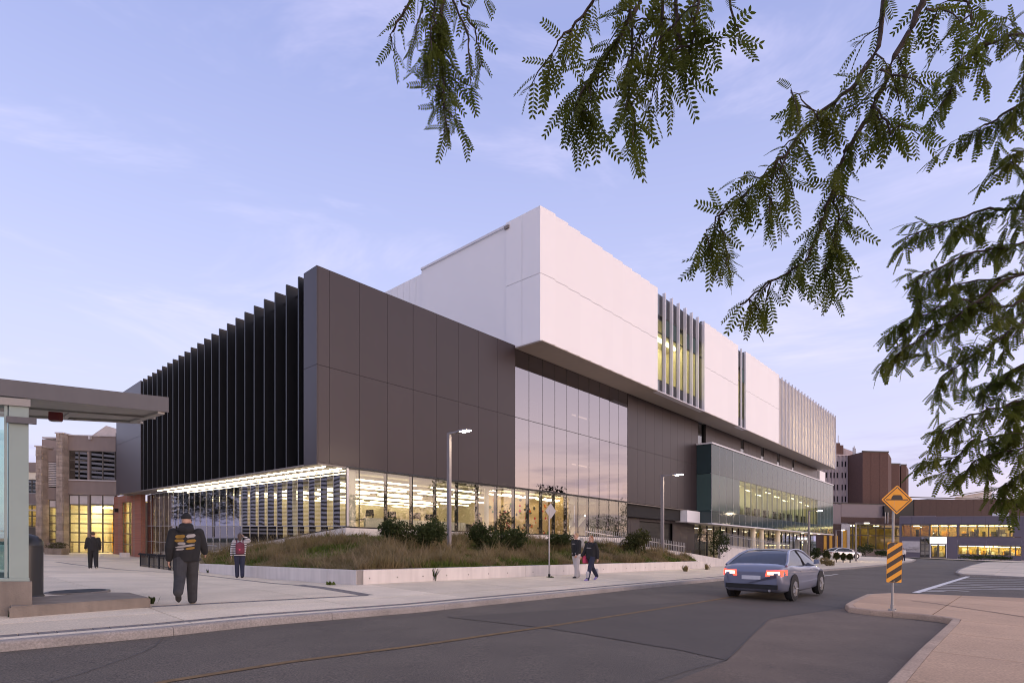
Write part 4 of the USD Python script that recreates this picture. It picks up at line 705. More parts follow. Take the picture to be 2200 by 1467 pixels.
for a0, a1 in zip(ed[:-1], ed[1:]):
    m = MB(); B.box(m, a0 + .006, a1 - .006, PB, PB + .24, -.2, ZP); p = pw.world('concrete_panel', m, M['wallc'])
    for a in np.arange(a0 + .45, a1 - .2, 1.0):
        x0, x1 = B.w(a, PB - .0015, .17), B.w(a, PB + .02, .17); pw.world('tie_hole', MB().tube([x0, x1], .022, 8), dk, parent=p)
bed = [PB + .24, B.b(704, PA), 0.2, 5.2]
for b0, b1 in zip(bed[:-1], bed[1:]):
    m = MB(); c = [(PA, b0 + .006), (PA + .24, b0 + .006), (PA + .24, b1 - .006), (PA, b1 - .006)]
    m.hexa([B.w(a, b, gz_(PA, b) - .25) for a, b in c] + [B.w(a, b, gz_(PA, b) + ZP - max(0, b - 1) * .012) for a, b in c]); pw.world('concrete_panel', m, M['wallc'])
m = MB(); B.box(m, PA, PA + .24, PB, PB + .24, -.2, ZP); pw.world('corner_block', m, M['wallc'])
m = MB(); B.box(m, PE - .24, PE - .006, PB + .245, PB + .8, -.2, ZP); pw.world('concrete_panel', m, M['wallc'])
# ramp wall with pickets
RW = [(13.2, -4.6, 1.66), (20.9, -7.28, 0.87), (31.8, -7.28, -0.02)]
def rwz(a): return np.interp(a, [r[0] for r in RW], [r[2] for r in RW])
def rwb(a): return np.interp(a, [r[0] for r in RW], [r[1] for r in RW])
rw = Thing('ramp_wall', 'pale concrete ramp wall sloping down to the right past the planter', 'wall', B.w(20.9, -7.28, 0))
cuts = [13.2, 17.0, 20.9, 23.0, 25.4, 27.9, 31.8]
for a0, a1 in zip(cuts[:-1], cuts[1:]):
    m = MB(); c = [(a0 + .006, rwb(a0)), (a1 - .006, rwb(a1)), (a1 - .006, rwb(a1) + .25), (a0 + .006, rwb(a0) + .25)]
    m.hexa([B.w(a, b, -.4) for a, b in c] + [B.w(a, b, rwz(a)) for a, b in c]); rw.world('concrete_panel', m, M['wallc'])
def picket_fence(name, label, a0, a1, bf, zf, up, down, off, step, group=None):
    t = Thing(name, label, 'fence', B.w(a0, bf(a0), zf(a0)))
    for a in np.arange(a0, a1, step): m = MB(); B.box(m, a, a + .035, bf(a) + off - .012, bf(a) + off, zf(a) - down, zf(a) + up); t.world('picket', m, M['alu'])
    for dz in (up - .25, -down + .1):
        aa = np.linspace(a0, a1, 8)
        for q0, q1 in zip(aa[:-1], aa[1:]):
            m = MB(); m.hexa([B.w(q0, bf(q0) + off + .002, zf(q0) + dz), B.w(q1, bf(q1) + off + .002, zf(q1) + dz), B.w(q1, bf(q1) + off + .03, zf(q1) + dz), B.w(q0, bf(q0) + off + .03, zf(q0) + dz), B.w(q0, bf(q0) + off + .002, zf(q0) + dz + .04), B.w(q1, bf(q1) + off + .002, zf(q1) + dz + .04), B.w(q1, bf(q1) + off + .03, zf(q1) + dz + .04), B.w(q0, bf(q0) + off + .03, zf(q0) + dz + .04)]); t.world('rail', m, M['alu'])
picket_fence('picket_fence', 'pale metal picket fence stepping down the ramp wall behind the grass mound', 13.3, 20.4, rwb, rwz, .58, .38, -.012, .128)
w2z = lambda a: np.interp(a, [37, 55.5], [1.50, 0.72]); w2b = lambda a: np.interp(a, [37, 55.5], [-2.9, -2.9])
r2w = Thing('ramp_wall', 'second concrete ramp wall under the teal glass bay', 'wall', B.w(40, -2.9, 0))
for a0, a1 in zip(np.linspace(36, 56, 9)[:-1], np.linspace(36, 56, 9)[1:]):
    m = MB(); c = [(a0 + .006, -2.9), (a1 - .006, -2.9), (a1 - .006, -2.65), (a0 + .006, -2.65)]; m.hexa([B.w(a, b, -.4) for a, b in c] + [B.w(a, b, w2z(a)) for a, b in c]); r2w.world('concrete_panel', m, M['wallc'])
picket_fence('picket_fence', 'pale metal picket fence on the second ramp wall under the teal bay', 36.5, 56, w2b, w2z, 1.05, .2, -.012, .19)
rp = MB(); c = [(13.3, -4.3), (20.9, -7.0), (31.8, -7.0), (31.8, -3.2), (36, -3.2), (36, .5), (13.3, .5)]
v = np.array([B.w(a, b, float(rwz(min(a, 31.8))) - .12) for a, b in c]); struct('ramp', MB().add(v, [[0, 1, 6], [1, 5, 6], [1, 3, 5], [1, 2, 3], [3, 4, 5]]), M['slab'])
# mound
def mound_z(a, b):
    a, b = np.asarray(a, float), np.asarray(b, float); x = B.o[0] + a * U[0] + b * V[0]; y = B.o[1] + a * U[1] + b * V[1]
    dW = np.minimum(np.where(b < 30, b - (PB + .24), 99), a - (PA + .24)); dW = np.maximum(dW, 0)
    dx, dy = np.maximum(1.27 - a, 0), np.maximum(-0.1 - b, 0)
    dB = np.where((b > -.1), dx, np.where(a > 1.27, dy, np.hypot(dx, dy)))
    zb = np.where(b > 0, 1.40 - .0965 * b, 1.42); wl_ = rwb(a) - b; near = a > 13.2
    zb = np.where(near, rwz(a) - .30, zb); dB = np.where(near, np.maximum(wl_, 0), dB)
    t = dW / (dW + np.maximum(dB, 0) + 1e-6); t = t * t * (3 - 2 * t) * .5 + t * .5
    gz0 = grade_z(x, y); h = (gz0 + ZP - .05) * (1 - t) + np.maximum(zb, gz0 + .02) * t
    fade = np.clip((b - 3) / 12, 0, 1); h = h * (1 - fade) + (gz0 + .03 + np.maximum(zb - gz0 - .03, 0) * t) * fade
    return h + .26 * (meshkit.fbm(np.stack([x * 1.3, y * 1.3, 0 * x], -1), 3, 5) - .5) * np.clip(np.minimum(dW, dB), 0, .6) / .6
def in_mound(a, b):
    r = (a > PA + .24) & (a < PE - .24) & (b > PB + .24) & (b < 17) & ~((a > 1.25) & (b > -.12)) & ~((a > 13.1) & (b > np.interp(a, [13.2, 20.9], [-4.62, -7.3])))
    return r & ~((b > 5) & (a < PA + .24 + (b - 5) * .30))
na, nb = 96, 100; A2, B2 = np.meshgrid(np.linspace(PA + .2, PE - .2, na), np.linspace(PB + .2, 17, nb), indexing='ij'); Z2 = mound_z(A2, B2)
v = np.stack([B.o[0] + A2 * U[0] + B2 * V[0], B.o[1] + A2 * U[1] + B2 * V[1], Z2], -1).reshape(-1, 3); i, j = np.meshgrid(np.arange(na - 1), np.arange(nb - 1), indexing='ij')
ca_, cb_ = (A2[:-1, :-1] + A2[1:, 1:]) / 2, (B2[:-1, :-1] + B2[1:, 1:]) / 2
f = np.stack([i * nb + j, (i + 1) * nb + j, (i + 1) * nb + j + 1, i * nb + j + 1], -1)[in_mound(ca_, cb_) | in_mound(ca_ + .2, cb_) | in_mound(ca_ - .2, cb_ - .1)].reshape(-1, 4)
struct('grass_mound', MB().add(v, f), M['earth'])
def blades(n, sel, lo, hi, wid, bend, seed):
    r = np.random.default_rng(seed); a = r.uniform(PA + .2, PE - .2, n * 4); b = PB + .2 + (r.uniform(0, 1, n * 4) ** 1.3) * 25; k = in_mound(a, b); a, b = a[k], b[k]
    x = B.o[0] + a * U[0] + b * V[0]; y = B.o[1] + a * U[1] + b * V[1]; s = meshkit.fbm(np.stack([x * .75, y * .75, 0 * x], -1), 3, 11); k = sel(s + r.normal(0, .05, len(s))); a, b, x, y = a[k][:n], b[k][:n], x[k][:n], y[k][:n]
    z = mound_z(a, b); n = len(a); h = r.uniform(lo, hi, n) * (0.35 + 1.9 * meshkit.noise(np.stack([x * 2.3, y * 2.3, 0 * x], -1), 3) ** 2); ph = r.uniform(0, 2 * np.pi, n); w = wid * r.uniform(.6, 1.4, n); bd = bend * r.uniform(.3, 1.4, n) * h
    dx, dy = np.cos(ph), np.sin(ph); o = np.stack([x, y, z], 1); e = np.stack([-dy, dx, 0 * dx], 1) * w[:, None]; lean = np.stack([dx, dy, 0 * dx], 1) * bd[:, None]; up = np.stack([0 * h, 0 * h, h], 1)
    V5 = np.stack([o - e, o + e, o + .45 * lean + .62 * up - .8 * e, o + .45 * lean + .62 * up + .8 * e, o + lean + up * .95], 1).reshape(-1, 3)
    F = (np.arange(n)[:, None, None] * 5 + np.array([[0, 1, 3], [0, 3, 2], [2, 3, 4]])[None]).reshape(-1, 3); return MB().add(V5, F)
tag(stage.GetPrimAtPath(struct('dry_grass', blades(60000, lambda s: s > .44, .14, .36, .010, 1.0, 1), M['dry'], kind='stuff', label='tan feathery ornamental grass covering the planter mound', cat='grass')))
tag(stage.GetPrimAtPath(struct('ground_cover', blades(34000, lambda s: s < .50, .08, .22, .018, .9, 2), M['green'], kind='stuff', label='low green ground cover between the dry grasses of the mound', cat='ground cover')))

M['straw'] = leafmat('straw_heads', (0.62, 0.48, 0.30), (0.50, 0.40, 0.22), 0.4)
tag(stage.GetPrimAtPath(struct('straw_heads', blades(9000, lambda s: s > .47, .30, .62, .007, .9, 9), M['straw'], kind='stuff', label='pale straw seed heads standing above the dry grass of the mound', cat='grass')))
def leaf_cloud(n, c, rad, size, seed, lump=.9, flat=0.0, shell=.35):
    """folded leaf faces spread through an uneven crown"""
    r = np.random.default_rng(seed); c, rad = np.array(c, float), np.array(rad, float); d = r.normal(size=(n * 3, 3)); d /= np.linalg.norm(d, axis=1, keepdims=True)
    out = 1 + lump * (meshkit.fbm(d * 1.9 + seed * 3.1, 3, seed) - .5); p = d * (r.uniform(shell, 1, n * 3) ** .6 * out)[:, None]
    k = meshkit.fbm(p * 2.6 + seed, 2, seed + 3) > .43; p = p[k][:n] * rad + c; n = len(p)
    nn = r.normal(size=(n, 3)) + [0, 0, .5 + flat]; nn /= np.linalg.norm(nn, axis=1, keepdims=True); t = np.cross(nn, r.normal(size=(n, 3))); t /= np.linalg.norm(t, axis=1, keepdims=True); s = np.cross(nn, t); L = size * r.uniform(.6, 1.3, n)[:, None]; 
    Vv = np.stack([p - t * L, p + s * L * .42 + nn * L * .12, p + t * L, p - s * L * .42 + nn * L * .12], 1).reshape(-1, 3); F = (np.arange(n)[:, None, None] * 4 + np.array([[0, 1, 2], [0, 2, 3]])[None]).reshape(-1, 3); return MB().add(Vv, F)
def shrub(name, label, X0, X1, Y0, Y1, d, n, size, mat, seed, cat='shrub', group=None, base=None):
    c = P((X0 + X1) / 2, (Y0 + Y1) / 2, d); rx, rz = (X1 - X0) / 2 * d / FPX, (Y1 - Y0) / 2 * d / FPX; z0 = c[2] - rz if base is None else base
    t = Thing(name, label, cat, (c[0], c[1], z0), group=group); r = np.random.default_rng(seed); m = MB()
    for k in range(6):
        e = np.array([r.uniform(-.6, .6) * rx, r.uniform(-.5, .5) * rx, c[2] - z0 + r.uniform(-.2, .6) * rz]); m.tube([(e[0] * .1, e[1] * .1, -.05), e * [.5, .5, .55], e], [.016, .012, .006], 5)
    t.local('stem', m, M['stem']); fo = MB(); k_ = 5 if X1 - X0 > 20 else 1
    for k in range(k_):
        f_ = 0 if k_ == 1 else .48; an = k * 2.513 + seed; o = np.array([math.cos(an) * rx * f_, math.sin(an) * rx * f_, r.uniform(-.38, .42) * rz * (k_ > 1)]); sz = 1.0 if k_ == 1 else r.uniform(.48, .72)
        fo.mesh(leaf_cloud(n // k_, (o[0], o[1], c[2] - z0 + o[2]), (rx * sz, rx * sz, rz * sz * 1.05), size, seed * 7 + k, lump=1.3))
    t.local('foliage', fo, mat); return t
shrub('dense_shrub', 'round dark green shrub just left of the nearer street lamp, left one of the pair', 815, 882, 1110, 1176, 22.5, 3400, .06, M['shrub'], 1, base=.9)
shrub('dense_shrub', 'broad dark green shrub touching the nearer street lamp on its left', 884, 957, 1108, 1178, 22.6, 3800, .06, M['shrub'], 2, base=.9)
shrub('dense_shrub', 'dark green shrub on the mound between the street lamp and the slim sapling', 1006, 1070, 1120, 1184, 25.5, 3200, .065, M['shrub'], 3, base=1.0)
shrub('dense_shrub', 'dark green shrub standing under the slim yellowish sapling', 1072, 1132, 1126, 1190, 26.5, 3000, .065, M['shrub'], 4, base=1.0)
shrub('dense_shrub', 'low dark shrub behind the blank diamond sign and the walking couple', 1174, 1232, 1142, 1184, 29, 2200, .065, M['shrub'], 5, base=1.0)
shrub('dense_shrub', 'bright green shrub standing before the picket fence on the mound', 1336, 1398, 1134, 1196, 31.0, 3000, .07, M['shrub2'], 6, base=.8)
shrub('sapling', 'slim yellow green sapling rising before the ground floor glass', 1060, 1100, 1078, 1180, 27.5, 1100, .055, M['shrub2'], 7, cat='sapling', base=1.1)
shrub('climbing_plant', 'dark climbing plant spilling down beside the corner under the teal glass bay', 1522, 1570, 1128, 1200, 44, 1100, .09, M['shrub'], 8, cat='climber', base=0)
shrub('climbing_plant', 'thin lit vine hanging from the left end of the teal glass bay', 1500, 1508, 1126, 1152, 49, 160, .06, M['shrub2'], 18, cat='climber')
for k, (X0, X1, Y0, Y1, d, mt, lb) in enumerate(((1744, 1764, 1176, 1200, 50, 'shrub', 'dark rounded bush at the lamp post beside the far parked car'), (1768, 1782, 1180, 1204, 48, 'shrub2', 'green bush nearest the moving car on the far pavement'), (1762, 1792, 1196, 1216, 44, 'dry', 'tan grassy clump at the far kerb right of the moving car'), (1791, 1803, 1186, 1201, 55, 'shrub2', 'small tufted plant before the white parked car, left of three'), (1806, 1817, 1188, 1202, 55, 'shrub2', 'small tufted plant before the white parked car, middle of three'), (1820, 1832, 1190, 1202, 55, 'shrub2', 'small tufted plant before the white parked car, right of three'), (1841, 1878, 1165, 1192, 100, 'shrub', 'large dark bush before the pale glazing beside the road end'), (1880, 1908, 1180, 1194, 98, 'shrub', 'low dark bush right of the large bush at the road end'), (2066, 2130, 1190, 1203, 94, 'shrub', 'wide low bush under the lower lit ribbon window'), (2132, 2170, 1193, 1204, 93, 'shrub', 'low bush right of the wide one under the lit ribbon window'))):
    shrub('bush', lb, X0, X1, Y0, Y1, d, 500, .0016 * d + .02, M[mt], 30 + k, cat='bush', base=-.05 if d < 90 else 0)
def tuft(label, X, Y, h, n, mat, seed):
    p = G(X, Y); t = Thing('weed', label, 'weed', p); r = np.random.default_rng(seed); m = MB()
    for k in range(n):
        a, b, l = r.uniform(0, 6.28), r.uniform(.1, .7), h * r.uniform(.5, 1); e = np.array([math.cos(a) * b * l, math.sin(a) * b * l * .6, l]); o = r.normal(0, .06, 3) * [1, .6, 0]; w = np.array([-math.sin(a), math.cos(a), 0]) * .012
        m.add([o - w, o + w, o + e * .6 + w * 2, o + e * .6 - w * 2, o + e], [[0, 1, 2], [0, 2, 3], [3, 2, 4]])
    t.local('leaves', m, mat)
for k, (lb, X, Y, h, n, mt) in enumerate((('tall weed growing at the foot of the planter wall below the shrub pair', 926, 1247, .5, 60, 'shrub'), ('small weed at the bend of the planter wall', 710, 1256, .12, 30, 'green'), ('weed at the planter wall just right of the woman with the backpack', 590, 1243, .22, 40, 'green'), ('weed at the planter wall left of the woman with the backpack', 452, 1230, .2, 40, 'shrub'), ('dry weed near the right end of the planter wall', 1472, 1227, .38, 50, 'dry'), ('weed at the gap between planter wall and ramp wall', 1518, 1223, .4, 50, 'dry'), ('flat weed round the foot of the blank diamond sign', 1182, 1240, .06, 50, 'green'), ('weed at the corner of the low concrete slab', 322, 1296, .16, 30, 'shrub'), ('weeds along the foot of the concrete shelter base', 40, 1324, .14, 60, 'shrub'))): tuft(lb, X, Y, h, n, M[mt], 60 + k)
# trees on the near side of the street: behind the camera or beside the frame, seen only in the glass
M['crown'] = leafmat('tree_crown', (0.022, 0.030, 0.012), (0.045, 0.052, 0.02), 0.2)
def street_tree(a, b, h, r_, seed, label, group):
    x, y, _ = B.w(a, b, 0); t = Thing('street_tree', label, 'tree', (x, y, 0), group=group); t.local('trunk', MB().tube([(0, 0, -.3), (.1, 0, h * .3), (0, .1, h * .7)], [.22, .17, .06], 8), M['stem']); t.local('crown', leaf_cloud(2600, (0, 0, h * .60), (r_, r_, h * .40), .19 * h / 9, seed), M['crown'])
for k, (a, b, h, r_) in enumerate(((24, -36, 8, 3.6), (31, -40, 9.5, 4), (38, -34, 7, 3.5), (44, -42, 14, 4.0), (52, -38, 7, 3.4), (60, -36, 12.5, 4.2), (68, -44, 10.5, 5), (77, -36, 8, 4), (88, -34, 12.5, 5))): street_tree(a, b, h, r_, 80 + k, 'leafy tree across the street mirrored in the ground floor glass, %s from the left' % ('first', 'second', 'third', 'fourth', 'fifth', 'sixth', 'seventh', 'eighth', 'last')[k], None)
for k, (a, b, h, r_) in enumerate(((128, -38, 13, 8), (146, -42, 15, 8), (165, -38, 12, 9), (185, -40, 16, 10), (206, -38, 15, 10), (228, -40, 17, 11), (250, -42, 18, 12))): street_tree(a, b, h, r_, 95 + k, 'tall tree down the street mirrored in the teal glass bay, %s from the near end' % ('first', 'second', 'third', 'fourth', 'fifth', 'sixth', 'last')[k], None)
for k, (a, b, h, r_) in enumerate(((-26, 80, 13, 7), (-24, 92, 12, 7), (-28, 104, 14, 8), (-25, 118, 14, 8))): street_tree(a, b, h, r_, 110 + k, 'tall tree beyond the plaza mirrored in the left glass front, %s from the hall' % ('first', 'second', 'third', 'last')[k], None)
# ------------------------------------------------------------ street furniture
M['lamp'] = surf('lamp_post_grey', (0.23, 0.21, 0.22), 0.45, metal=0.3, var=0.06)
M['galv'] = surf('galvanised_steel', (0.33, 0.32, 0.31), 0.5, metal=0.5, var=0.15, scale=9)
M['signyel'] = surf('sign_yellow', (0.78, 0.33, 0.012), 0.45, var=0.05, scale=5)
M['signblk'] = surf('sign_black', (0.018, 0.014, 0.012), 0.45)
M['rubber'] = surf('rubber', (0.015, 0.015, 0.016), 0.8)
M['bin'] = surf('bin_black', (0.018, 0.019, 0.022), 0.4)
AV = np.array([-V[0], -V[1], 0]); rzA = math.atan2(AV[1], AV[0])
def lamp(label, X, Ytop, d, zb, src=None):
    x = ray(X) * d; h = pz(X, Ytop, d) - zb
    t = Thing('street_lamp', label, 'street lamp', (x, d, zb), rz=rzA, group='street lamps along the building side')
    m = MB(); m.box(-.085, .085, -.06, .06, 0.02, h); t.local('pole', m, M['lamp'])
    m = MB(); m.box(-.2, .2, -.2, .2, -.1, .02); t.local('base_plate', m, M['lamp'])
    m = MB(); m.hexa([(.086, -.05, h - .10), (.75, -.05, h - .07), (.75, .05, h - .07), (.086, .05, h - .10), (.086, -.05, h), (.75, -.05, h - .02), (.75, .05, h - .02), (.086, .05, h)]); t.local('arm', m, M['lamp'])
    m = MB(); m.hexa([(.70, -.14, h - .075), (1.28, -.14, h - .06), (1.28, .14, h - .06), (.70, .14, h - .075), (.72, -.12, h + .01), (1.24, -.11, h - .005), (1.24, .11, h - .005), (.72, .12, h + .01)]); p = t.local('lamp_head', m, M['lamp'])
    m = MB(); m.hexa([(.86, -.10, h - .112), (1.22, -.10, h - .104), (1.22, .10, h - .104), (.86, .10, h - .112), (.82, -.13, h - .076), (1.26, -.13, h - .066), (1.26, .13, h - .066), (.82, .13, h - .076)]); t.local('lens', m, M['lampglow'], parent=p)
    return t
lamp('lit grey street lamp in the mound before the dark panels, the nearest and tallest', 965, 929, 24.0, .75)
lamp('lit grey street lamp at the right end of the mound beside the ramp wall', 1423, 1020, 33.0, .45)
lamp('lit street lamp before the right end of the teal glass bay', 1738, 1096, 60.0, 0.0)
lamp('small lit street lamp at the far road end before the pale glazing', 1839, 1122, 62.5, 0.0)
lamp('faint lit street lamp behind the far parked car, beside the orange panels', 1796, 1138, 95.0, 0.0)

def extr(poly, th):                                             # plate in the xz plane facing -y
    t = trimesh.creation.extrude_polygon(poly, th, engine='earcut'); v = np.array(t.vertices); return MB().add(np.stack([v[:, 0], -v[:, 2], v[:, 1]], 1), t.faces)
base = G(1917, 1311, flat=0.0); kpx = base[1] / FPX
sg = Thing('hump_sign', 'orange speed hump sign above a striped hazard board on the kerb island', 'traffic sign', base)
zc_ = EYE + (hor(1924) - 1073.5) * kpx; lean = .010; sg.local('post', MB().tube([(0, 0, .02), (lean * 2.6, 0, zc_ + .1)], .027, 10), M['galv'])
m = MB(); m.tube([(0, 0, -.01), (0, 0, .025)], .085, 12); m.tube([(0, 0, .02), (0, 0, .14)], .038, 10); sg.local('post_base', m, M['galv'])
for k in range(4): m = MB().tube([(.06 * math.cos(k * 1.57 + .8), .06 * math.sin(k * 1.57 + .8), .02), (.06 * math.cos(k * 1.57 + .8), .06 * math.sin(k * 1.57 + .8), .05)], .012, 6); sg.local('bolt', m, M['galv'])
hd = 31.5 * kpx; dia = Polygon([(0, hd), (hd, 0), (0, -hd), (-hd, 0)]).buffer(-.03).buffer(.03)
def at(mb, x, y, z, rot=0, tilt=0):
    c, s = math.cos(rot), math.sin(rot); c2, s2 = math.cos(tilt), math.sin(tilt); R = np.array([[c, -s, 0], [s, c, 0], [0, 0, 1]]) @ np.array([[c2, 0, s2], [0, 1, 0], [-s2, 0, c2]]); T = np.eye(4); T[:3, :3] = R; T[:3, 3] = (x, y, z); return mb.moved(T)
sx0 = (1925 - 1917) * kpx; face = lambda mb: at(mb, sx0, -.03, zc_, -.12, .02)
pl = sg.local('diamond_plate', face(extr(dia, .004)), M['signyel'])
ring = dia.buffer(-.028).difference(dia.buffer(-.046)); sg.local('border', face(extr(ring, .0062)), M['signblk'], parent=pl)
hump = unary_union([sbox(-.235, -.012, .235, .012), Point(0, .008).buffer(.125).intersection(sbox(-.2, .008, .2, .2)).intersection(Polygon([(-.13, 0), (.13, 0), (.10, .09), (-.10, .09)]).buffer(.02))]); sg.local('hump_symbol', face(extr(hump, .0062)), M['signblk'], parent=pl)
for dz in (hd * .80, -hd * .80): sg.local('bolt', face(MB().tube([(0, -.009, dz), (0, 0, dz)], .009, 8)), M['galv'])
bw_, bh_ = 31 * kpx / 2, 86 * kpx / 2; zb_ = EYE + (hor(1919) - 1207.5) * kpx; brd = sbox(-bw_, -bh_, bw_, bh_).buffer(-.025).buffer(.025); fb = lambda mb: at(mb, 2.5 * kpx, -.031, zb_, -.08, .025)
bd = sg.local('hazard_board', fb(extr(brd, .004)), M['signyel'], label='board of black and yellow slanting stripes')
for k in range(-3, 4):
    o = k * .225 + .01; st_ = Polygon([(-.4, o - .28 - .055), (.4, o + .28 - .055), (.4, o + .28 + .06), (-.4, o - .28 + .06)]).intersection(brd.buffer(-.004))
    if st_.area > .0008: sg.local('black_stripe', fb(extr(st_, .0062)), M['signblk'], parent=bd)
for dz in (bh_ - .035, -bh_ + .035): sg.local('bolt', fb(MB().tube([(0, -.010, dz), (0, 0, dz)], .010, 8)), M['galv'])
b2 = G(1180, 1240, flat=0.0); k2_ = b2[1] / FPX
bs = Thing('diamond_sign', 'blank pale back of a diamond sign on a slim post before the planter wall', 'traffic sign', b2)
bs.local('post', MB().tube([(0, 0, -.02), (0, 0, EYE + (hor(1181) - 1097) * k2_ + .05)], .03, 8), M['galv']); bs.local('post_sleeve', MB().tube([(0, 0, -.02), (0, 0, .14)], .045, 8), M['rubber'])
h2 = 17 * k2_; bs.local('diamond_plate', at(extr(Polygon([(0, h2), (h2, 0), (0, -h2), (-h2, 0)]), .006), .06, .05, EYE + (hor(1181) - 1097) * k2_, math.radians(43)), M['alu'])

# bike racks
q0, q1 = np.array([-19.9, 29.6]), np.array([-14.9, 24.9]); dr = (q1 - q0) / np.linalg.norm(q1 - q0); rzr = math.atan2(dr[1], dr[0]); Lr = np.linalg.norm(q1 - q0) / 4 - .08
src = None
for k in range(4):
    p = q0 + dr * (np.linalg.norm(q1 - q0) / 4) * k; loc = (p[0], p[1], float(grade_z(*p))); lb = 'black bike rack of curled bars on the plaza, %s' % ('leftmost of the four', 'second from left of the four', 'third from left of the four', 'rightmost of the four')[k]
    if k: copy_of(src, 'bike_rack', loc, rzr, lb, 'bike rack', 'bike racks beside the grass'); continue
    src = Thing('bike_rack', lb, 'bike rack', loc, rzr, 'bike racks beside the grass')
    for x in (0, Lr): m = MB(); m.box(x - .025, x + .025, -.03, .03, 0, .72); src.local('post', m, M['blackp'])
    for z in (.12, .60): src.local('rail', MB().tube([(0, 0, z), (Lr, 0, z)], .018, 6), M['blackp'])
    for x in np.linspace(.12, Lr - .12, 8):
        c = [(x, 0, .0), (x, 0, .64)] + [(x, -.06 + .06 * math.cos(t), .64 + .06 * math.sin(t)) for t in np.linspace(.3, 3.6, 7)]; src.local('bar', MB().tube(c, .02, 6), M['blackp'])
# low concrete slab, round cover, bin, planter box
zt = .18; pl_ = [G(20, 1327.5), G(323, 1303.5)]; dd = lambda X, Y: np.array([ray(X), 1]) * (EYE - zt) * FPX / (Y - hor(X))
pg = Polygon([pl_[0][:2], pl_[1][:2], dd(280, 1272), dd(218, 1271.5), dd(20, 1285)]); lo_ = MB().prism(pg, -.1, zt - .02).prism(pg.buffer(-.02), zt - .02, zt)
t = Thing('concrete_slab', 'low worn concrete slab on the pavement beside the bus shelter', 'slab', (pl_[0][0], pl_[0][1], 0)); t.world('slab_body', lo_, M['oldc'])
p = G(168, 1270); t = Thing('manhole_cover', 'dark round cover in the plaza behind the low concrete slab', 'manhole cover', p); t.local('rim', MB().tube([(0, 0, -.03), (0, 0, .012)], .60, 36), M['paver']); t.local('cover', MB().tube([(0, 0, -.02), (0, 0, .018)], .52, 36), M['rubber'])
p = G(57, 1281); t = Thing('litter_bin', 'tall black litter bin with domed top behind the shelter post', 'bin', p); t.local('body', MB().tube([(0, 0, 0), (0, 0, .04), (0, 0, 1.05)], [.30, .27, .27], 24), M['bin'], smooth=40); t.local('lid', MB().tube([(0, 0, 1.051), (0, 0, 1.15), (0, 0, 1.25), (0, 0, 1.30)], [.285, .27, .18, .04], 24), M['bin'], smooth=50); m = MB(); m.box(-.12, .12, -.285, -.262, .88, 1.0); t.local('opening', m, M['rubber'])
p = P(122, 1189, 48.5); t = Thing('plant_box', 'grey concrete plant box with green shrub before the stone pier', 'planter', p); m = MB(); m.hexa([(-.72, -.4, -.1), (.72, -.4, -.1), (.72, .4, -.1), (-.72, .4, -.1), (-.80, -.45, .48), (.80, -.45, .48), (.80, .45, .48), (-.80, .45, .48)]); t.local('box', m, M['oldc']); t.local('foliage', leaf_cloud(900, (0, 0, .68), (.85, .5, .38), .06, 44), M['shrub2'])
# bus shelter
M['shgrey'] = surf('shelter_grey', (0.115, 0.11, 0.115), 0.55, var=0.06, stain=0.1); M['shpale'] = surf('shelter_soffit', (0.30, 0.28, 0.255), 0.6, var=0.06); M['shgreen'] = surf('shelter_post_pale_green', (0.27, 0.33, 0.30), 0.4, var=0.05); M['shglass'] = glass('shelter_glass', (0.72, 0.86, 0.84), 0.06); M['redlamp'] = surf('red_box', (0.16, 0.008, 0.008), 0.4)
sf0 = np.array([ray(69) * 8.95, 8.95]); SF = Frame(sf0, (math.sin(math.radians(72)), math.cos(math.radians(72))), (-.715, .699))
sh_ = Thing('bus_shelter', 'grey bus shelter with glass walls, flat roof and concrete base at left edge', 'shelter', (sf0[0], sf0[1], 0))
def spart(n, mt, *b): 
    for q in b: m = MB(); SF.box(m, *q); sh_.world(n, m, mt)
zq = lambda Y, d: pz(40, Y, d)
spart('concrete_base', M['oldc'], (-3.4, 0, 0, 2.6, -.1, zq(1248, 8.95))); zb3 = zq(1248, 8.95)
spart('sill', M['shgreen'], (-3.38, -.03, .05, .16, zb3 + .002, zb3 + .05), (-.12, -.03, .162, 2.5, zb3 + .002, zb3 + .05)); zt3 = zq(873, 8.95)
spart('corner_post', M['shgreen'], (-.30, -.04, .06, .30, zb3 + .051, zt3)); spart('glass_wall', M['shglass'], (-3.3, -.31, .09, .102, zb3 + .06, zt3 - .1), (-.09, -.078, .31, 2.4, zb3 + .06, zt3 - .1))
spart('mullion', M['shgreen'], (-.36, -.32, .07, .13, zb3 + .06, zt3), (-1.7, -1.64, .07, .13, zb3 + .06, zt3)); spart('mid_rail', M['shgreen'], (-3.3, -.37, .08, .12, zq(1143, 8.95), zq(1143, 8.95) + .03))
spart('head_beam', M['shpale'], (-3.4, -.02, .02, .35, zt3 + .002, zt3 + .12)); spart('bracket', M['shgrey'], (-.34, .06, -.02, .04, zt3 - .28, zt3 - .18)); spart('rear_wall', M['shglass'], (-3.3, -.2, 2.42, 2.44, zb3 + .06, zt3 - .1)); spart('bench', M['bin'], (-2.6, -.55, .5, 1.0, zb3 + .3, zb3 + .75)); spart('door_leaf', M['shgreen'], (-.62, -.5, .9, .94, zb3 + .06, zt3 - .2))
tipd, ld = 9.77, 8.55
FLt, TPt = np.array([ray(-140) * ld, ld]), np.array([ray(360) * tipd, tipd]); BRt, BLt = np.array([ray(301) * 12.07, 12.07]), np.array([ray(-120) * 11.7, 11.7])
zf_, zr_ = pz(360, 884, tipd), pz(301, 905.6, 12.07); th_ = .23
zl_ = pz(-140, 833, ld) 
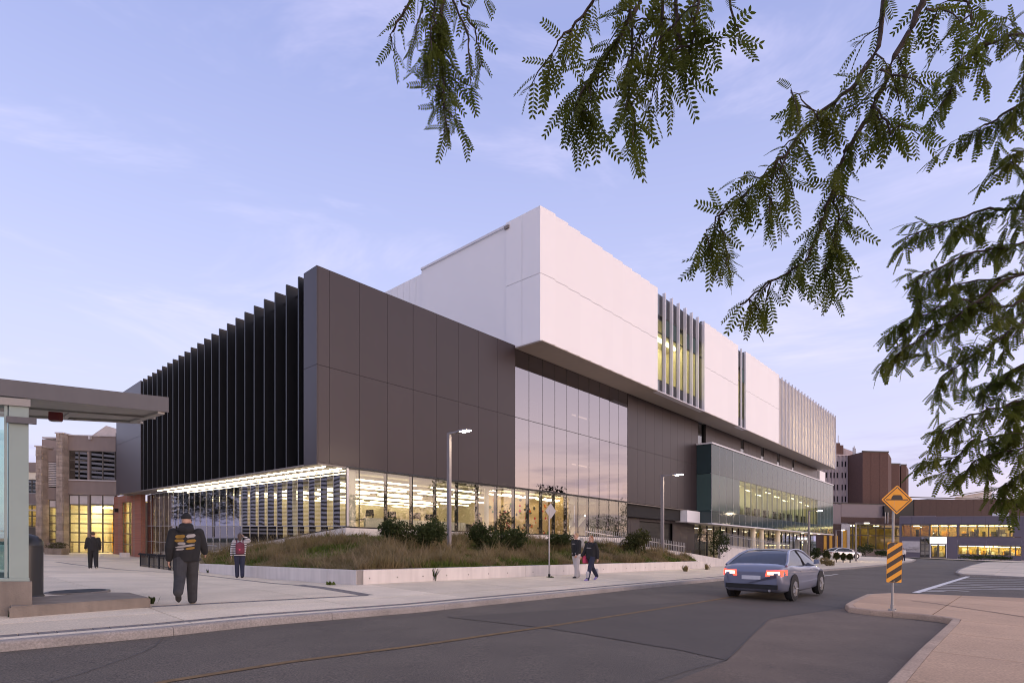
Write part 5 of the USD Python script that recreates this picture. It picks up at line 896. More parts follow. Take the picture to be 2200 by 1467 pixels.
m = MB(); m.hexa([(*FLt, zl_), (*TPt, zf_), (*BRt, zr_), (*BLt, zr_ + .02), (*FLt, zl_ + th_), (*TPt, zf_ + th_), (*BRt, zr_ + .12), (*BLt, zr_ + .14)]); rfp = sh_.world('roof', m, M['shpale'])
e1 = (TPt - FLt) / np.linalg.norm(TPt - FLt); n1 = np.array([e1[1], -e1[0]])
m = MB(); m.hexa([(*(FLt + n1 * .03), zl_ - .02), (*(TPt + n1 * .03 + e1 * .02), zf_ - .015), (*(TPt + n1 * .002 + e1 * .02), zf_ - .015), (*(FLt + n1 * .002), zl_ - .02), (*(FLt + n1 * .03), zl_ + th_ + .02), (*(TPt + n1 * .03 + e1 * .02), zf_ + th_ + .02), (*(TPt + n1 * .002 + e1 * .02), zf_ + th_ + .02), (*(FLt + n1 * .002), zl_ + th_ + .02)]); sh_.world('fascia', m, M['shgrey'], parent=rfp)
m = MB()
def beam(a, b, w, h): 
    a, b = np.array(a, float), np.array(b, float); d = b[:2] - a[:2]; d /= np.linalg.norm(d); n = np.array([-d[1], d[0]]) * w / 2
    return MB().hexa([(*(a[:2] - n), a[2] - h), (*(b[:2] - n), b[2] - h), (*(b[:2] + n), b[2] - h), (*(a[:2] + n), a[2] - h), (*(a[:2] - n), a[2] - .003), (*(b[:2] - n), b[2] - .003), (*(b[:2] + n), b[2] - .003), (*(a[:2] + n), a[2] - .003)])
mix_ = lambda p, q, t: tuple(np.array(p) * (1 - t) + np.array(q) * t)
L3, T3, R3, K3 = (*FLt, zl_), (*TPt, zf_), (*BRt, zr_), (*BLt, zr_ + .02)
sh_.world('roof_beam', beam(mix_(L3, K3, .42), mix_(T3, R3, .42), .09, .05), M['shpale'], parent=rfp); sh_.world('roof_beam', beam(mix_(L3, K3, .93), mix_(T3, R3, .93), .12, .05), M['shpale'], parent=rfp)
u_, w_ = mix_(L3, T3, .60), mix_(K3, R3, .60); sh_.world('roof_strut', beam(mix_(u_, w_, .44), mix_(u_, w_, .90), .08, .045), M['shpale'], parent=rfp); sh_.world('roof_strut', beam(mix_(T3, L3, .03), mix_(R3, K3, .05), .10, .05), M['shpale'], parent=rfp)
c = P(119.5, 894, 10.6); m = MB(); m.box(c[0] - .10, c[0] + .10, c[1] - .05, c[1] + .05, c[2] - .085, c[2] + .075); sh_.world('red_box', m, M['redlamp'], label='dark red box hung under the roof'); m = MB(); m.box(c[0] - .09, c[0] + .09, c[1] - .04, c[1] + .04, c[2] - .10, c[2] - .0851); sh_.world('red_box_base', m, M['shpale'])
m = MB(); m.tube([(c[0] - .07, c[1], c[2] + .07), (c[0] - .07, c[1], c[2] + .28)], .012, 6); sh_.world('hanger', m, M['shpale']); m = MB(); m.tube([(c[0] + .07, c[1], c[2] + .07), (c[0] + .07, c[1], c[2] + .28)], .012, 6); sh_.world('hanger', m, M['shpale'])

# ------------------------------------------------------------ cars
def carpaint(n, c): return usdkit.material(stage, '/World/Looks/' + n, {"p": ("principled_bsdf", {"base_color": c, "roughness": 0.35, "metallic": 0.3, "coat_weight": 0.8, "coat_roughness": 0.04})}, [], surface="p.BSDF")
M['carglass'] = surf('car_glass', (0.012, 0.013, 0.016), 0.05, spec=0.6); M['taillight'] = glow('tail_light', (1.0, 0.07, 0.04), 3.2); M['tailcore'] = glow('tail_light_core', (1.0, 0.42, 0.32), 4); M['chrome'] = surf('rim_metal', (0.45, 0.45, 0.47), 0.3, metal=0.9); M['plate'] = surf('number_plate', (0.6, 0.6, 0.62), 0.5); M['headl'] = surf('headlamp', (0.6, 0.6, 0.62), 0.15)
def loft(rows):
    k = len(rows[0]); v = np.array(rows).reshape(-1, 3); i, j = np.meshgrid(np.arange(len(rows) - 1), np.arange(k - 1), indexing='ij'); f = np.stack([i * k + j, i * k + j + 1, (i + 1) * k + j + 1, (i + 1) * k + j], -1).reshape(-1, 4); mb = MB().add(v, f)
    for r in (0, len(rows) - 1): mb.add(v[r * k:(r + 1) * k], [[0, i, i + 1] for i in range(1, k - 1)])
    return mb
def car(label, loc, rz, paint, lit, group=None):
    t = Thing('car', label, 'car', loc, rz)
    sta = [(0.0, .34, .80, .70), (.05, .28, .93, .80), (.18, .24, 1.0, .86), (.45, .21, 1.03, .89), (.9, .19, 1.02, .905), (1.6, .18, .98, .91), (2.6, .18, .96, .91), (3.2, .18, .95, .905), (3.7, .19, .88, .89), (4.15, .21, .80, .86), (4.42, .25, .72, .80), (4.55, .32, .62, .70)]
    def sec(x, zb, zd, w):
        h = [(w * .80, zb), (w * .96, zb + .08), (w * 1.0, zb + .28), (w * .985, zb + .42), (w * 1.0, zb + (zd - zb) * .70), (w * .965, zd - .07), (w * .90, zd - .02), (w * .6, zd + .012), (0, zd + .02)]
        return [(x, y, z) for y, z in h] + [(x, -y, z) for y, z in h[-2::-1]] + [(x, w * .80, zb)]
    t.local('body', loft([sec(*s) for s in sta]), paint, smooth=38)
    g = [(.34, .84, .98, .985), (.60, .80, .98, 1.10), (1.0, .69, .97, 1.29), (1.35, .61, .97, 1.385), (1.8, .585, .965, 1.425), (2.3, .58, .96, 1.415), (2.7, .60, .95, 1.35), (3.1, .66, .94, 1.18), (3.45, .72, .93, .96)]
    rows = [[(x, .835 * min(1, (.55 + x)), zb), (x, (w + .83 * 2) / 3 if zt > 1.05 else w, zb + (zt - zb) * .45), (x, w, zt), (x, w * .5, zt + .02), (x, 0, zt + .026), (x, -w * .5, zt + .02), (x, -w, zt), (x, -((w + .83 * 2) / 3 if zt > 1.05 else w), zb + (zt - zb) * .45), (x, -.835 * min(1, (.55 + x)), zb)] for x, w, zb, zt in g]
    gh = t.local('greenhouse', loft(rows), M['carglass'], smooth=30)
    rr = [[(x, y * .985, z + o) for (x_, y, z), o in zip(r[2:7], (.004, .008, .01, .008, .004))] for (x, *_), r in zip(g, rows) if 1.2 < x < 2.5]; m = MB(); k = 5; v = np.array(rr).reshape(-1, 3); i, j = np.meshgrid(np.arange(len(rr) - 1), np.arange(4), indexing='ij'); m.add(v, np.stack([i * k + j, i * k + j + 1, (i + 1) * k + j + 1, (i + 1) * k + j], -1).reshape(-1, 4)); t.local('roof_panel', m, paint, smooth=60)
    for s in (-1, 1):
        for a, b in ((0, 3), (8, 5)): pts = [(rows[i][2 if s > 0 else 6][0], rows[i][2 if s > 0 else 6][1], rows[i][2 if s > 0 else 6][2]) for i in (range(0, 4) if a == 0 else range(8, 4, -1))]; t.local('pillar', MB().tube(pts, .04, 6), paint)
        t.local('pillar', MB().tube([(2.05, s * .845, .97), (2.02, s * .72, 1.2), (2.0, s * .60, 1.40)], .03, 6), M['rubber'])
        t.local('roof_rail', MB().tube([(1.35, s * .615, 1.39), (1.8, s * .59, 1.43), (2.3, s * .585, 1.42), (2.7, s * .605, 1.355)], .03, 6), paint)
        m = MB(); m.hexa([(2.95, s * .86, .97), (3.13, s * .86, .97), (3.13, s * 1.02, .99), (2.95, s * 1.02, .99), (2.98, s * .87, 1.10), (3.1, s * .87, 1.09), (3.1, s * 1.0, 1.11), (2.98, s * 1.0, 1.12)]); t.local('mirror', m, paint)
        for x in (1.42, 2.45): m = MB(); m.box(x, x + .18, s * .905 - .012, s * .905 + .012, .80, .825); t.local('door_handle', m, M['chrome'])
        m = MB(); m.hexa([(-.02, s * .40, .70), (.05, s * .81, .70), (.30, s * .885, .74), (.05, s * .40, .72), (-.01, s * .42, .86), (.05, s * .80, .88), (.30, s * .88, .88), (.05, s * .42, .87)]); tl = t.local('tail_light', m, M['taillight'] if lit else M['redlamp'])
        m = MB(); m.hexa([(-.03, s * .46, .745), (.03, s * .76, .745), (.05, s * .76, .75), (.0, s * .46, .75), (-.03, s * .46, .83), (.03, s * .76, .84), (.05, s * .76, .84), (.0, s * .46, .83)]); t.local('light_core', m, M['tailcore'] if lit else M['redlamp'], parent=tl)
        m = MB(); m.hexa([(4.30, s * .84, .56), (4.56, s * .50, .54), (4.5, s * .45, .54), (4.26, s * .8, .56), (4.30, s * .83, .66), (4.52, s * .50, .64), (4.46, s * .45, .64), (4.26, s * .8, .66)]); t.local('headlight', m, M['headl'])
        for x in (.88, 3.62):
            t.local('wheel_arch', MB().tube([(x, s * .80, .36), (x, s * .917, .36)], .39, 24), M['rubber'])
            w = t.local('wheel', MB().tube([(x, s * .70, .325), (x, s * .72, .325), (x, s * .905, .325), (x, s * .925, .325)], [.30, .325, .325, .29], 24), M['rubber']); t.local('rim', MB().tube([(x, s * .85, .325), (x, s * .93, .325)], .215, 20), M['chrome'], parent=w)
            for q in range(5): m = MB().tube([(x, s * .935, .325), (x + .2 * math.cos(q * 1.2566), s * .935, .325 + .2 * math.sin(q * 1.2566))], .022, 5); t.local('spoke', m, M['galv'], parent=w)
    m = MB(); m.box(-.012, .03, -.26, .26, .60, .71); t.local('number_plate', m, M['plate']); m = MB(); m.box(-.03, .12, -.72, .72, .34, .47); t.local('bumper', m, M['rubber']); m = MB(); m.box(4.5, 4.57, -.42, .42, .34, .46); t.local('grille', m, M['rubber'])
    m = MB(); m.box(.38, .42, -.16, .16, 1.02, 1.04); t.local('brake_light', m, M['taillight'] if lit else M['redlamp']); t.local('exhaust', MB().tube([(-.02, -.5, .30), (.2, -.5, .30)], .035, 8), M['chrome']); return t
rzu = math.atan2(U[1], U[0]); p0 = np.array([7.5, 15.2]) + V * .9
car('dark blue grey saloon on the road with its red tail lights lit', (p0[0], p0[1], Z0), rzu, carpaint('car_paint_blue', (0.16, 0.175, 0.24)), True)
p1 = P(1776, 1202, 73.0); car('white saloon parked far off among plants before the teal bay', (p1[0], 73.0, 0), math.radians(8), carpaint('car_paint_white', (0.7, 0.68, 0.66)), False)

# ------------------------------------------------------------ people
M['skin'] = surf('skin', (0.44, 0.26, 0.19), 0.55, var=0.04, obj=True, scale=6); M['hairb'] = surf('hair_brown', (0.06, 0.035, 0.022), 0.6); M['hairr'] = surf('hair_auburn', (0.22, 0.09, 0.035), 0.6); M['hairf'] = surf('hair_sandy', (0.32, 0.20, 0.10), 0.6)
M['blackcloth'] = surf('black_cloth', (0.012, 0.012, 0.014), 0.9, var=0.25, scale=8); M['jean'] = surf('charcoal_jean', (0.034, 0.034, 0.038), 0.9, var=0.25, scale=10); M['navy'] = surf('navy_cloth', (0.022, 0.025, 0.05), 0.9, var=0.2, scale=9); M['palecloth'] = surf('pale_trouser', (0.48, 0.45, 0.44), 0.9, var=0.1, scale=7); M['whitecloth'] = surf('white_cloth', (0.66, 0.63, 0.6), 0.9); M['maroon'] = surf('maroon_fabric', (0.12, 0.022, 0.04), 0.8, var=0.2, scale=6); M['pink'] = surf('pink_fabric', (0.55, 0.06, 0.13), 0.8, var=0.2, scale=6); M['gold'] = surf('print_gold', (0.24, 0.135, 0.02), 0.8); M['printw'] = surf('print_white', (0.30, 0.28, 0.27), 0.8); M['shoe'] = surf('shoe_black', (0.015, 0.014, 0.014), 0.6); M['shoew'] = surf('shoe_white', (0.65, 0.63, 0.62), 0.6); M['shoel'] = surf('shoe_lilac', (0.28, 0.22, 0.42), 0.6)
M['stripe'] = usdkit.material(stage, '/World/Looks/striped_knit', {"tc": ("texture_coordinate", {}), "s": ("separate_xyz", {}), "m": ("math", {"math_type": "multiply", "value2": 15.0}), "f": ("math", {"math_type": "fraction"}), "g": ("math", {"math_type": "greater_than", "value2": 0.5}), "x": ("mix", {"color1": (0.02, 0.02, 0.03), "color2": (0.6, 0.57, 0.57)}), "p": ("principled_bsdf", {"roughness": 0.9})},
    [("tc.object", "s.vector"), ("s.z", "m.value1"), ("m.value", "f.value1"), ("f.value", "g.value1"), ("g.value", "x.fac"), ("x.color", "p.base_color")], surface="p.BSDF")
def ball(p, r, n=14): return m3.Manifold.sphere(float(r), n).translate([float(c) for c in p])
def chain(pts, rs): return [m3.Manifold.batch_hull([ball(a, ra), ball(b, rb)]) for a, b, ra, rb in zip(pts[:-1], pts[1:], rs[:-1], rs[1:])]
def solid(parts, ref=.03, it=8, hem=None):
    m = m3.Manifold.batch_boolean(parts, m3.OpType.Add)
    if hem is not None: m = m.trim_by_plane([0, 0, 1], hem)
    if ref: m = m.refine_to_length(ref)
    q = m.to_mesh(); t = trimesh.Trimesh(q.vert_properties[:, :3], q.tri_verts, process=True)
    if ref: trimesh.smoothing.filter_taubin(t, iterations=it)
    return t
def person(label, loc, rz, h=1.74, legs=((18, 8), (-16, 22)), arms=((-15, 6, 15), (18, 6, 20)), hands=None, top='blackcloth', legm='jean', shoe='shoe', hair='hairb', bulk=1.0, cap=False, hood=False, turn=0.0, socks=None, baggy=1.0, longhair=False):
    k = h / 1.75; t = Thing('person', label, 'person', loc, rz); rad = math.radians
    hipz = 0.93; J = {}
    for s, (sw, kn) in zip((-1, 1), legs):
        hp = np.array([s * .09, 0, hipz]); kn_ = hp + .43 * np.array([0, math.sin(rad(sw)), -math.cos(rad(sw))]); an = kn_ + .42 * np.array([0, math.sin(rad(sw - kn)), -math.cos(rad(sw - kn))]); J[s] = [hp, kn_, an, sw - kn]
    low = min(J[-1][2][2], J[1][2][2]) - .075
    sh_z = lambda p: (np.array(p, float) - [0, 0, low]) * k
    A = {}
    for i, (s, (f, ab, e)) in enumerate(zip((-1, 1), arms)):
        so = np.array([s * .195 * bulk, 0, 1.41]); el = so + .29 * np.array([s * math.sin(rad(ab)), math.sin(rad(f)) * math.cos(rad(ab)), -math.cos(rad(f)) * math.cos(rad(ab))]); wr = el + .25 * np.array([s * math.sin(rad(ab * .3)), math.sin(rad(f + e)), -math.cos(rad(f + e))])
        if hands and hands[i] is not None: el, wr = np.array(hands[i][0]), np.array(hands[i][1])
        A[s] = [so, el, wr]
    hc = np.array([0, .015, 1.635]); ct, sn = math.cos(turn), math.sin(turn); rt = lambda d: np.array([ct * d[0] - sn * d[1], sn * d[0] + ct * d[1], d[2]])
    body = []
    body += chain([sh_z((0, 0, .98)), sh_z((0, -.005, 1.15)), sh_z((0, 0, 1.33)), sh_z((0, .0, 1.47)), sh_z((0, .01, 1.57))], np.array([.13, .12, .13, .065, .055]) * k)
    body += chain([sh_z((-.18 * bulk, 0, 1.41)), sh_z((.18 * bulk, 0, 1.41))], [.055 * k] * 2)
    hd = m3.Manifold.sphere(1.0, 24).scale([.077 * k, .095 * k, .118 * k]).translate(list(map(float, sh_z(hc)))); jaw = ball(sh_z(hc + rt((0, .045, -.07))), .045 * k); nose = m3.Manifold.batch_hull([ball(sh_z(hc + rt((0, .092, .0))), .008 * k, 8), ball(sh_z(hc + rt((0, .105, -.022))), .012 * k, 8)])
    ears = [ball(sh_z(hc + rt((s * .08, -.005, -.005))), .02 * k, 8) for s in (-1, 1)]; lips = m3.Manifold.batch_hull([ball(sh_z(hc + rt((s * .02, .085, -.055))), .009 * k, 8) for s in (-1, 1)])
    body += [m3.Manifold.batch_hull([hd, jaw]), nose, lips] + ears
    for s in (-1, 1):
        hp, kn_, an, _ = J[s]; body += chain([sh_z(hp), sh_z(kn_), sh_z(an)], np.array([.085, .055, .042]) * k)
        so, el, wr = A[s]; body += chain([sh_z(so), sh_z(el), sh_z(wr)], np.array([.05, .04, .03]) * k)
        d = (wr - el) / np.linalg.norm(wr - el); sd = np.cross(d, [1, 0, 0]); sd /= np.linalg.norm(sd); pm = wr + d * .075
        body += [m3.Manifold.batch_hull([ball(sh_z(wr + d * .015), .024 * k, 10), ball(sh_z(pm + sd * .028), .014 * k, 8), ball(sh_z(pm - sd * .028), .014 * k, 8)])]
        for q, L in zip((-.03, -.01, .01, .03), (.055, .068, .065, .05)): b0 = pm + sd * q; body += chain([sh_z(b0), sh_z(b0 + d * L * .6 + np.array([-s * .006, 0, 0])), sh_z(b0 + d * L + np.array([-s * .022, 0, 0]))], np.array([.0095, .009, .008]) * k)
        b0 = wr + d * .03 + sd * .025; body += chain([sh_z(b0), sh_z(b0 + d * .03 + sd * .025), sh_z(b0 + d * .055 + sd * .03)], np.array([.012, .011, .009]) * k)
    t.local('body', solid(body, .022, 4), M['skin'], smooth=True)
    for s in (-1, 1): t.local('eye', trimesh.creation.icosphere(1, .012 * k).apply_translation(sh_z(hc + rt((s * .03, .082, .012)))), M['shoe'])
    j = []; o = .03
    j += chain([sh_z((0, 0, .90)), sh_z((0, -.005, 1.12)), sh_z((0, 0, 1.32)), sh_z((0, 0, 1.45))], np.array([.155 * bulk, .16 * bulk, .165 * bulk, .085]) * k)
    j += chain([sh_z((-.085, 0, .90)), sh_z((-.11 * bulk, 0, 1.28)), sh_z((-.165 * bulk, 0, 1.40))], np.array([.125 * bulk, .13 * bulk, .085]) * k) + chain([sh_z((.085, 0, .90)), sh_z((.11 * bulk, 0, 1.28)), sh_z((.165 * bulk, 0, 1.40))], np.array([.125 * bulk, .13 * bulk, .085]) * k)
    j = [m3.Manifold.batch_boolean(j, m3.OpType.Add).trim_by_plane([0, 0, 1], float(sh_z((0, 0, .86))[2]))]
    for s in (-1, 1): so, el, wr = A[s]; j += chain([sh_z(so), sh_z(el), sh_z(el * .12 + wr * .88)], np.array([.085 * bulk, .072 * bulk, .056]) * k)
    if hood: j += chain([sh_z((-.07, -.09, 1.47)), sh_z((0, -.12, 1.45)), sh_z((.07, -.09, 1.47))], [.07 * k] * 3) + chain([sh_z((-.05, -.04, 1.52)), sh_z((.05, -.04, 1.52))], [.075 * k] * 2)
    jm = solid(j, .03, 8); t.local('jacket', jm, M[top], smooth=True)
    l = chain([sh_z((-.07, 0, .96)), sh_z((.07, 0, .96))], [.135 * k] * 2)
    for s in (-1, 1): hp, kn_, an, _ = J[s]; l += chain([sh_z(hp + [0, 0, .02]), sh_z(kn_), sh_z(an + [0, 0, .0])], np.array([.125, .085 * baggy, .07 * baggy]) * k)
    t.local('trousers', solid(l, .03, 8), M[legm], smooth=True)
    for s in (-1, 1):
        an, pa = J[s][2], rad(min(0, J[s][3])); f = np.array([0, math.cos(pa * .8), math.sin(pa * .8)])
        if socks: t.local('sock', solid(chain([sh_z(an + [0, 0, .22]), sh_z(an)], [.068 * k, .062 * k]), .03, 3), M[socks], smooth=True)
        t.local('shoe', solid([m3.Manifold.batch_hull([ball(sh_z(an + [0, 0, -.02]), .048 * k), ball(sh_z(an + f * -.045 + [0, 0, -.038]), .036 * k), ball(sh_z(an + f * .12 + [-.02, 0, -.045]), .03 * k), ball(sh_z(an + f * .12 + [.02, 0, -.045]), .03 * k), ball(sh_z(an + f * .17 + [0, 0, -.05]), .024 * k)])], .02, 3), M[shoe], smooth=True)
    if cap:
        c = m3.Manifold.sphere(1.0, 24).scale([.092 * k, .108 * k, .10 * k]).translate(list(map(float, sh_z(hc + [0, 0, .045])))).trim_by_plane([0, 0, 1], float(sh_z(hc + [0, 0, .035])[2])); br = m3.Manifold.batch_hull([ball(sh_z(hc + rt((x, y, .045))), .008 * k, 8) for x, y in ((-.06, .07), (.06, .07), (.045, .16), (-.045, .16))]); t.local('cap', solid([c, br], .02, 2), M['blackcloth'], smooth=True)
    hr = [m3.Manifold.sphere(1.0, 20).scale([.086 * k, .098 * k, .105 * k]).translate(list(map(float, sh_z(hc + rt((0, -.018, .026))))))]
    if longhair: hr += [m3.Manifold.batch_hull([ball(sh_z(hc + rt((0, -.05, 0))), .075 * k), ball(sh_z(hc + rt((0, -.065, -.17))), .055 * k)])]
    if not cap or longhair: t.local('hair', solid(hr, .02, 3), M[hair], smooth=True)
    return t, jm, sh_z, A
def patch_on(t, jm, sh_z, x0, x1, z0, z1, mat, name, sgn=-1, skew=0.0):
    """a piece of print that follows the cloth"""
    nx, nz = 7, 5; X_, Z_ = np.meshgrid(np.linspace(x0, x1, nx), np.linspace(z0, z1, nz), indexing='ij'); e_x = (X_ - (x0 + x1) / 2) / (x1 - x0) * 2; Z_ = (z0 + z1) / 2 + (Z_ - (z0 + z1) / 2) * np.sqrt(np.maximum(1 - .93 * e_x ** 10, .05)); Zs = Z_ + skew * (X_ - x0); o = np.stack([X_, 0 * X_ + sgn * 1.0, Zs], -1).reshape(-1, 3); o = np.array([sh_z(q) for q in o]); d = np.tile([0, -sgn, 0], (len(o), 1)).astype(float)
    loc, ir, _ = jm.ray.intersects_location(o, d, multiple_hits=False); y = np.full(len(o), np.nan); y[ir] = loc[:, 1]
    if np.isnan(y).any(): y = np.where(np.isnan(y), np.nanmean(y), y)
    v = o.copy(); v[:, 1] = y + sgn * .006; i, j = np.meshgrid(np.arange(nx - 1), np.arange(nz - 1), indexing='ij'); t.local(name, MB().add(v, np.stack([i * nz + j, (i + 1) * nz + j, (i + 1) * nz + j + 1, i * nz + j + 1], -1).reshape(-1, 4)), mat, smooth=True)
def face_away(p, extra=0.0): return math.atan2(-p[0], p[1]) + extra
p = G(400, 1299); t, jm, sz, A = person('man in black hoodie with gold and white back print walking away', p, face_away(p, -.06), 1.80, ((-30, 28), (20, 6)), ((-16, 11, 30), (16, 15, 45)), bulk=1.06, cap=True, hood=True, turn=-.9, baggy=1.15)
for x0, x1, z0, z1, mt, sk_ in ((-.17, -.005, 1.30, 1.365, 'gold', .06), (.01, .16, 1.305, 1.37, 'printw', .15), (-.18, -.02, 1.235, 1.285, 'gold', .0), (-.13, -.0, 1.18, 1.23, 'printw', 0), (.015, .17, 1.215, 1.275, 'gold', .1), (-.17, .15, 1.115, 1.15, 'printw', .16), (-.16, -.02, 1.075, 1.108, 'printw', .1), (.0, .15, 1.085, 1.125, 'gold', .15)): patch_on(t, jm, sz, x0, x1, z0, z1, M[mt], 'back_print', -1, sk_)
p = G(515, 1240.5); t, jm, sz, A = person('woman in striped top and navy trousers, raising one hand to her head', p, face_away(p, .05), 1.66, ((3, 3), (-3, 4)), ((4, 14, 12), (0, 0, 0)), (None, ((.34, .08, 1.46), (.16, .06, 1.63))), top='stripe', legm='navy', hair='hairb', bulk=1.02, longhair=True)
bp_ = Thing('backpack', 'maroon backpack on the back of the woman in the striped top', 'backpack', p, face_away(p, .05)); kz = 1.66 / 1.75
bb = [m3.Manifold.batch_hull([ball((x * kz, (-.20 + y) * kz, z * kz), .05 * kz) for x in (-.11, .11) for y in (-.08, .01) for z in (.98, 1.30)] + [ball((0, -.22 * kz, 1.37 * kz), .05 * kz)])]
bp_.local('bag', solid(bb, .03, 5), M['maroon'], smooth=True); bp_.local('front_pocket', solid([m3.Manifold.batch_hull([ball((x * kz, -.315 * kz, z * kz), .03 * kz) for x in (-.09, .09) for z in (1.0, 1.14)])], .03, 3), M['maroon'], smooth=True)
bp_.local('badge', MB().tube([(-.02, -.335, 1.06), (-.02, -.325, 1.06)], .03, 10), M['pink'])
for s in (-1, 1): bp_.local('strap', MB().tube([(s * .10 * kz, -.17 * kz, 1.0 * kz), (s * .11 * kz, -.19 * kz, 1.36 * kz), (s * .115 * kz, -.03 * kz, 1.475 * kz), (s * .12 * kz, .13 * kz, 1.36 * kz)], .02, 6), M['maroon'])
p = G(200, 1221.5); person('person in black with white shoes walking away over the plaza', p, face_away(p, .1), 1.74, ((14, 8), (-12, 18)), ((10, 10, 40), (-10, 10, 40)), legm='blackcloth', shoe='shoew', hair='hairb', baggy=1.1)
p = G(1238, 1241, flat=0.0); rzw = math.atan2(-(-U[0]), -U[1]); t, jm, sz, A = person('walker in black jacket and pale trousers, left of the pair', p, rzw - .25, 1.76, ((6, 3), (-8, 10)), ((12, 8, 20), (-10, 6, 14)), legm='palecloth', hair='hairf', baggy=1.15)
patch_on(t, jm, sz, -.10, .10, 1.32, 1.345, M['printw'], 'chest_print', 1)
p = G(1270, 1246, flat=0.0); t, jm, sz, A = person('walker in black with auburn hair and lilac shoes, right of the pair', p, rzw - .1, 1.72, ((24, 6), (-24, 14)), ((-16, 10, 20), (16, 10, 30)), legm='navy', shoe='shoel', hair='hairr', socks='palecloth', longhair=True)
patch_on(t, jm, sz, -.12, .12, 1.27, 1.30, M['printw'], 'chest_print', 1)
tb = Thing('shoulder_bag', 'pink bag at the hip of the walker with auburn hair', 'bag', p, rzw - .1); tb.local('bag', solid([m3.Manifold.batch_hull([ball((x, y, z), .035) for x in (.19, .25) for y in (-.16, .14) for z in (.66, .88)])], .03, 4), M['pink'], smooth=True); tb.local('strap', MB().tube([(.22, -.15, .9), (.2, -.06, 1.2), (.1, 0.0, 1.48), (.2, .06, 1.2), (.22, .13, .9)], .012, 6), M['maroon'])
p = P(1941, 1204.5, 70.0); p[2] = 0; person('distant walker in white shirt and dark trousers beside the hazard board', p, 2.6, 1.68, top='whitecloth', legm='navy')
c = B.w(10.6, 1.0, FZ); person('person in dark clothes standing inside behind the ground floor glass', c, 2.2, 1.74, ((3, 2), (-3, 3)), ((30, 8, 50), (20, 8, 40)))
# gym machines behind the corner glass
for k, (a, b) in enumerate(((4.0, 3.4), (5.6, 3.6), (7.2, 3.4), (8.6, 3.8))):
    o = B.w(a, b, FZ); lb = 'dark exercise machine behind the corner glass, %s from the corner' % ('nearest', 'second', 'third', 'fourth')[k]
    if k: copy_of(gm, 'exercise_machine', o, rzu + .1 * k, lb, 'exercise machine', 'exercise machines in the gym'); continue
    gm = Thing('exercise_machine', lb, 'exercise machine', o, rzu, 'exercise machines in the gym'); m = MB(); m.box(-.8, .8, -.35, .35, .05, .2); gm.local('deck', m, M['blackp'])
    for s in (-1, 1): gm.local('upright', MB().tube([(.6, s * .33, .2), (.75, s * .33, 1.3)], .035, 8), M['blackp']); gm.local('handrail', MB().tube([(.72, s * .33, 1.15), (.2, s * .33, 1.05), (.0, s * .33, 1.0)], .025, 8), M['blackp'])
    m = MB(); m.hexa([(.68, -.35, 1.25), (.80, -.35, 1.25), (.80, .35, 1.25), (.68, .35, 1.25), (.74, -.3, 1.6), (.80, -.3, 1.6), (.80, .3, 1.6), (.74, .3, 1.6)]); gm.local('console', m, M['blackp'])
# ------------------------------------------------------------ honey locust branches hanging into the picture
M['locust'] = leafmat('locust_leaf', (0.12, 0.18, 0.028), (0.26, 0.29, 0.045), 0.55); M['bark'] = surf('locust_bark', (0.045, 0.032, 0.026), 0.9, var=0.25, scale=14)
def leaf_template(np_=8, w=.037):
    V_, F_ = [], []
    def tri(a, b, c): n = len(V_); V_.extend([a, b, c]); F_.append([n, n + 1, n + 2])
    ry = lambda t: np.array([t, 0, -.22 * t * t])
    for t0, t1 in ((0, .35), (.35, .7), (.7, 1)):
        a, b = ry(t0), ry(t1); n = len(V_); V_.extend([a + [0, .008, 0], a - [0, .008, 0], b - [0, .006, 0], b + [0, .006, 0]]); F_.extend([[n, n + 1, n + 2], [n, n + 2, n + 3]])
    for i in range(np_):
        t = .14 + .86 * i / (np_ - 1); p = ry(t); L = .235 * (1 - .35 * abs(t - .5));
        for s in (-1, 1):
            d = np.array([.52 + .5 * (t > .95), s * .82, -.28]); d /= np.linalg.norm(d); q = np.cross(d, [0, 0, 1]); q /= np.linalg.norm(q); up = np.array([0, 0, .012]); n = len(V_)
            V_.extend([p, p + d * L * .3 + q * w - up, p + d * L * .72 + q * w * .9 - up, p + d * L, p + d * L * .72 - q * w * .9 - up, p + d * L * .3 - q * w - up]); F_.extend([[n, n + 1, n + 2], [n, n + 2, n + 3], [n, n + 3, n + 4], [n, n + 4, n + 5]])
    return np.array(V_), np.array(F_)
LV, LFc = leaf_template()
rt_ = np.random.default_rng(21)
def along(pts, step):
    p = np.asarray(pts, float); s = np.r_[0, np.cumsum(np.linalg.norm(np.diff(p, axis=0), axis=1))]; u = np.arange(step * .4, s[-1], step); q = np.stack([np.interp(u, s, p[:, k]) for k in range(3)], 1); e = np.stack([np.interp(np.minimum(u + .03, s[-1]), s, p[:, k]) for k in range(3)], 1) - np.stack([np.interp(np.maximum(u - .03, 0), s, p[:, k]) for k in range(3)], 1); return q, e / np.linalg.norm(e, axis=1, keepdims=True), u / s[-1]
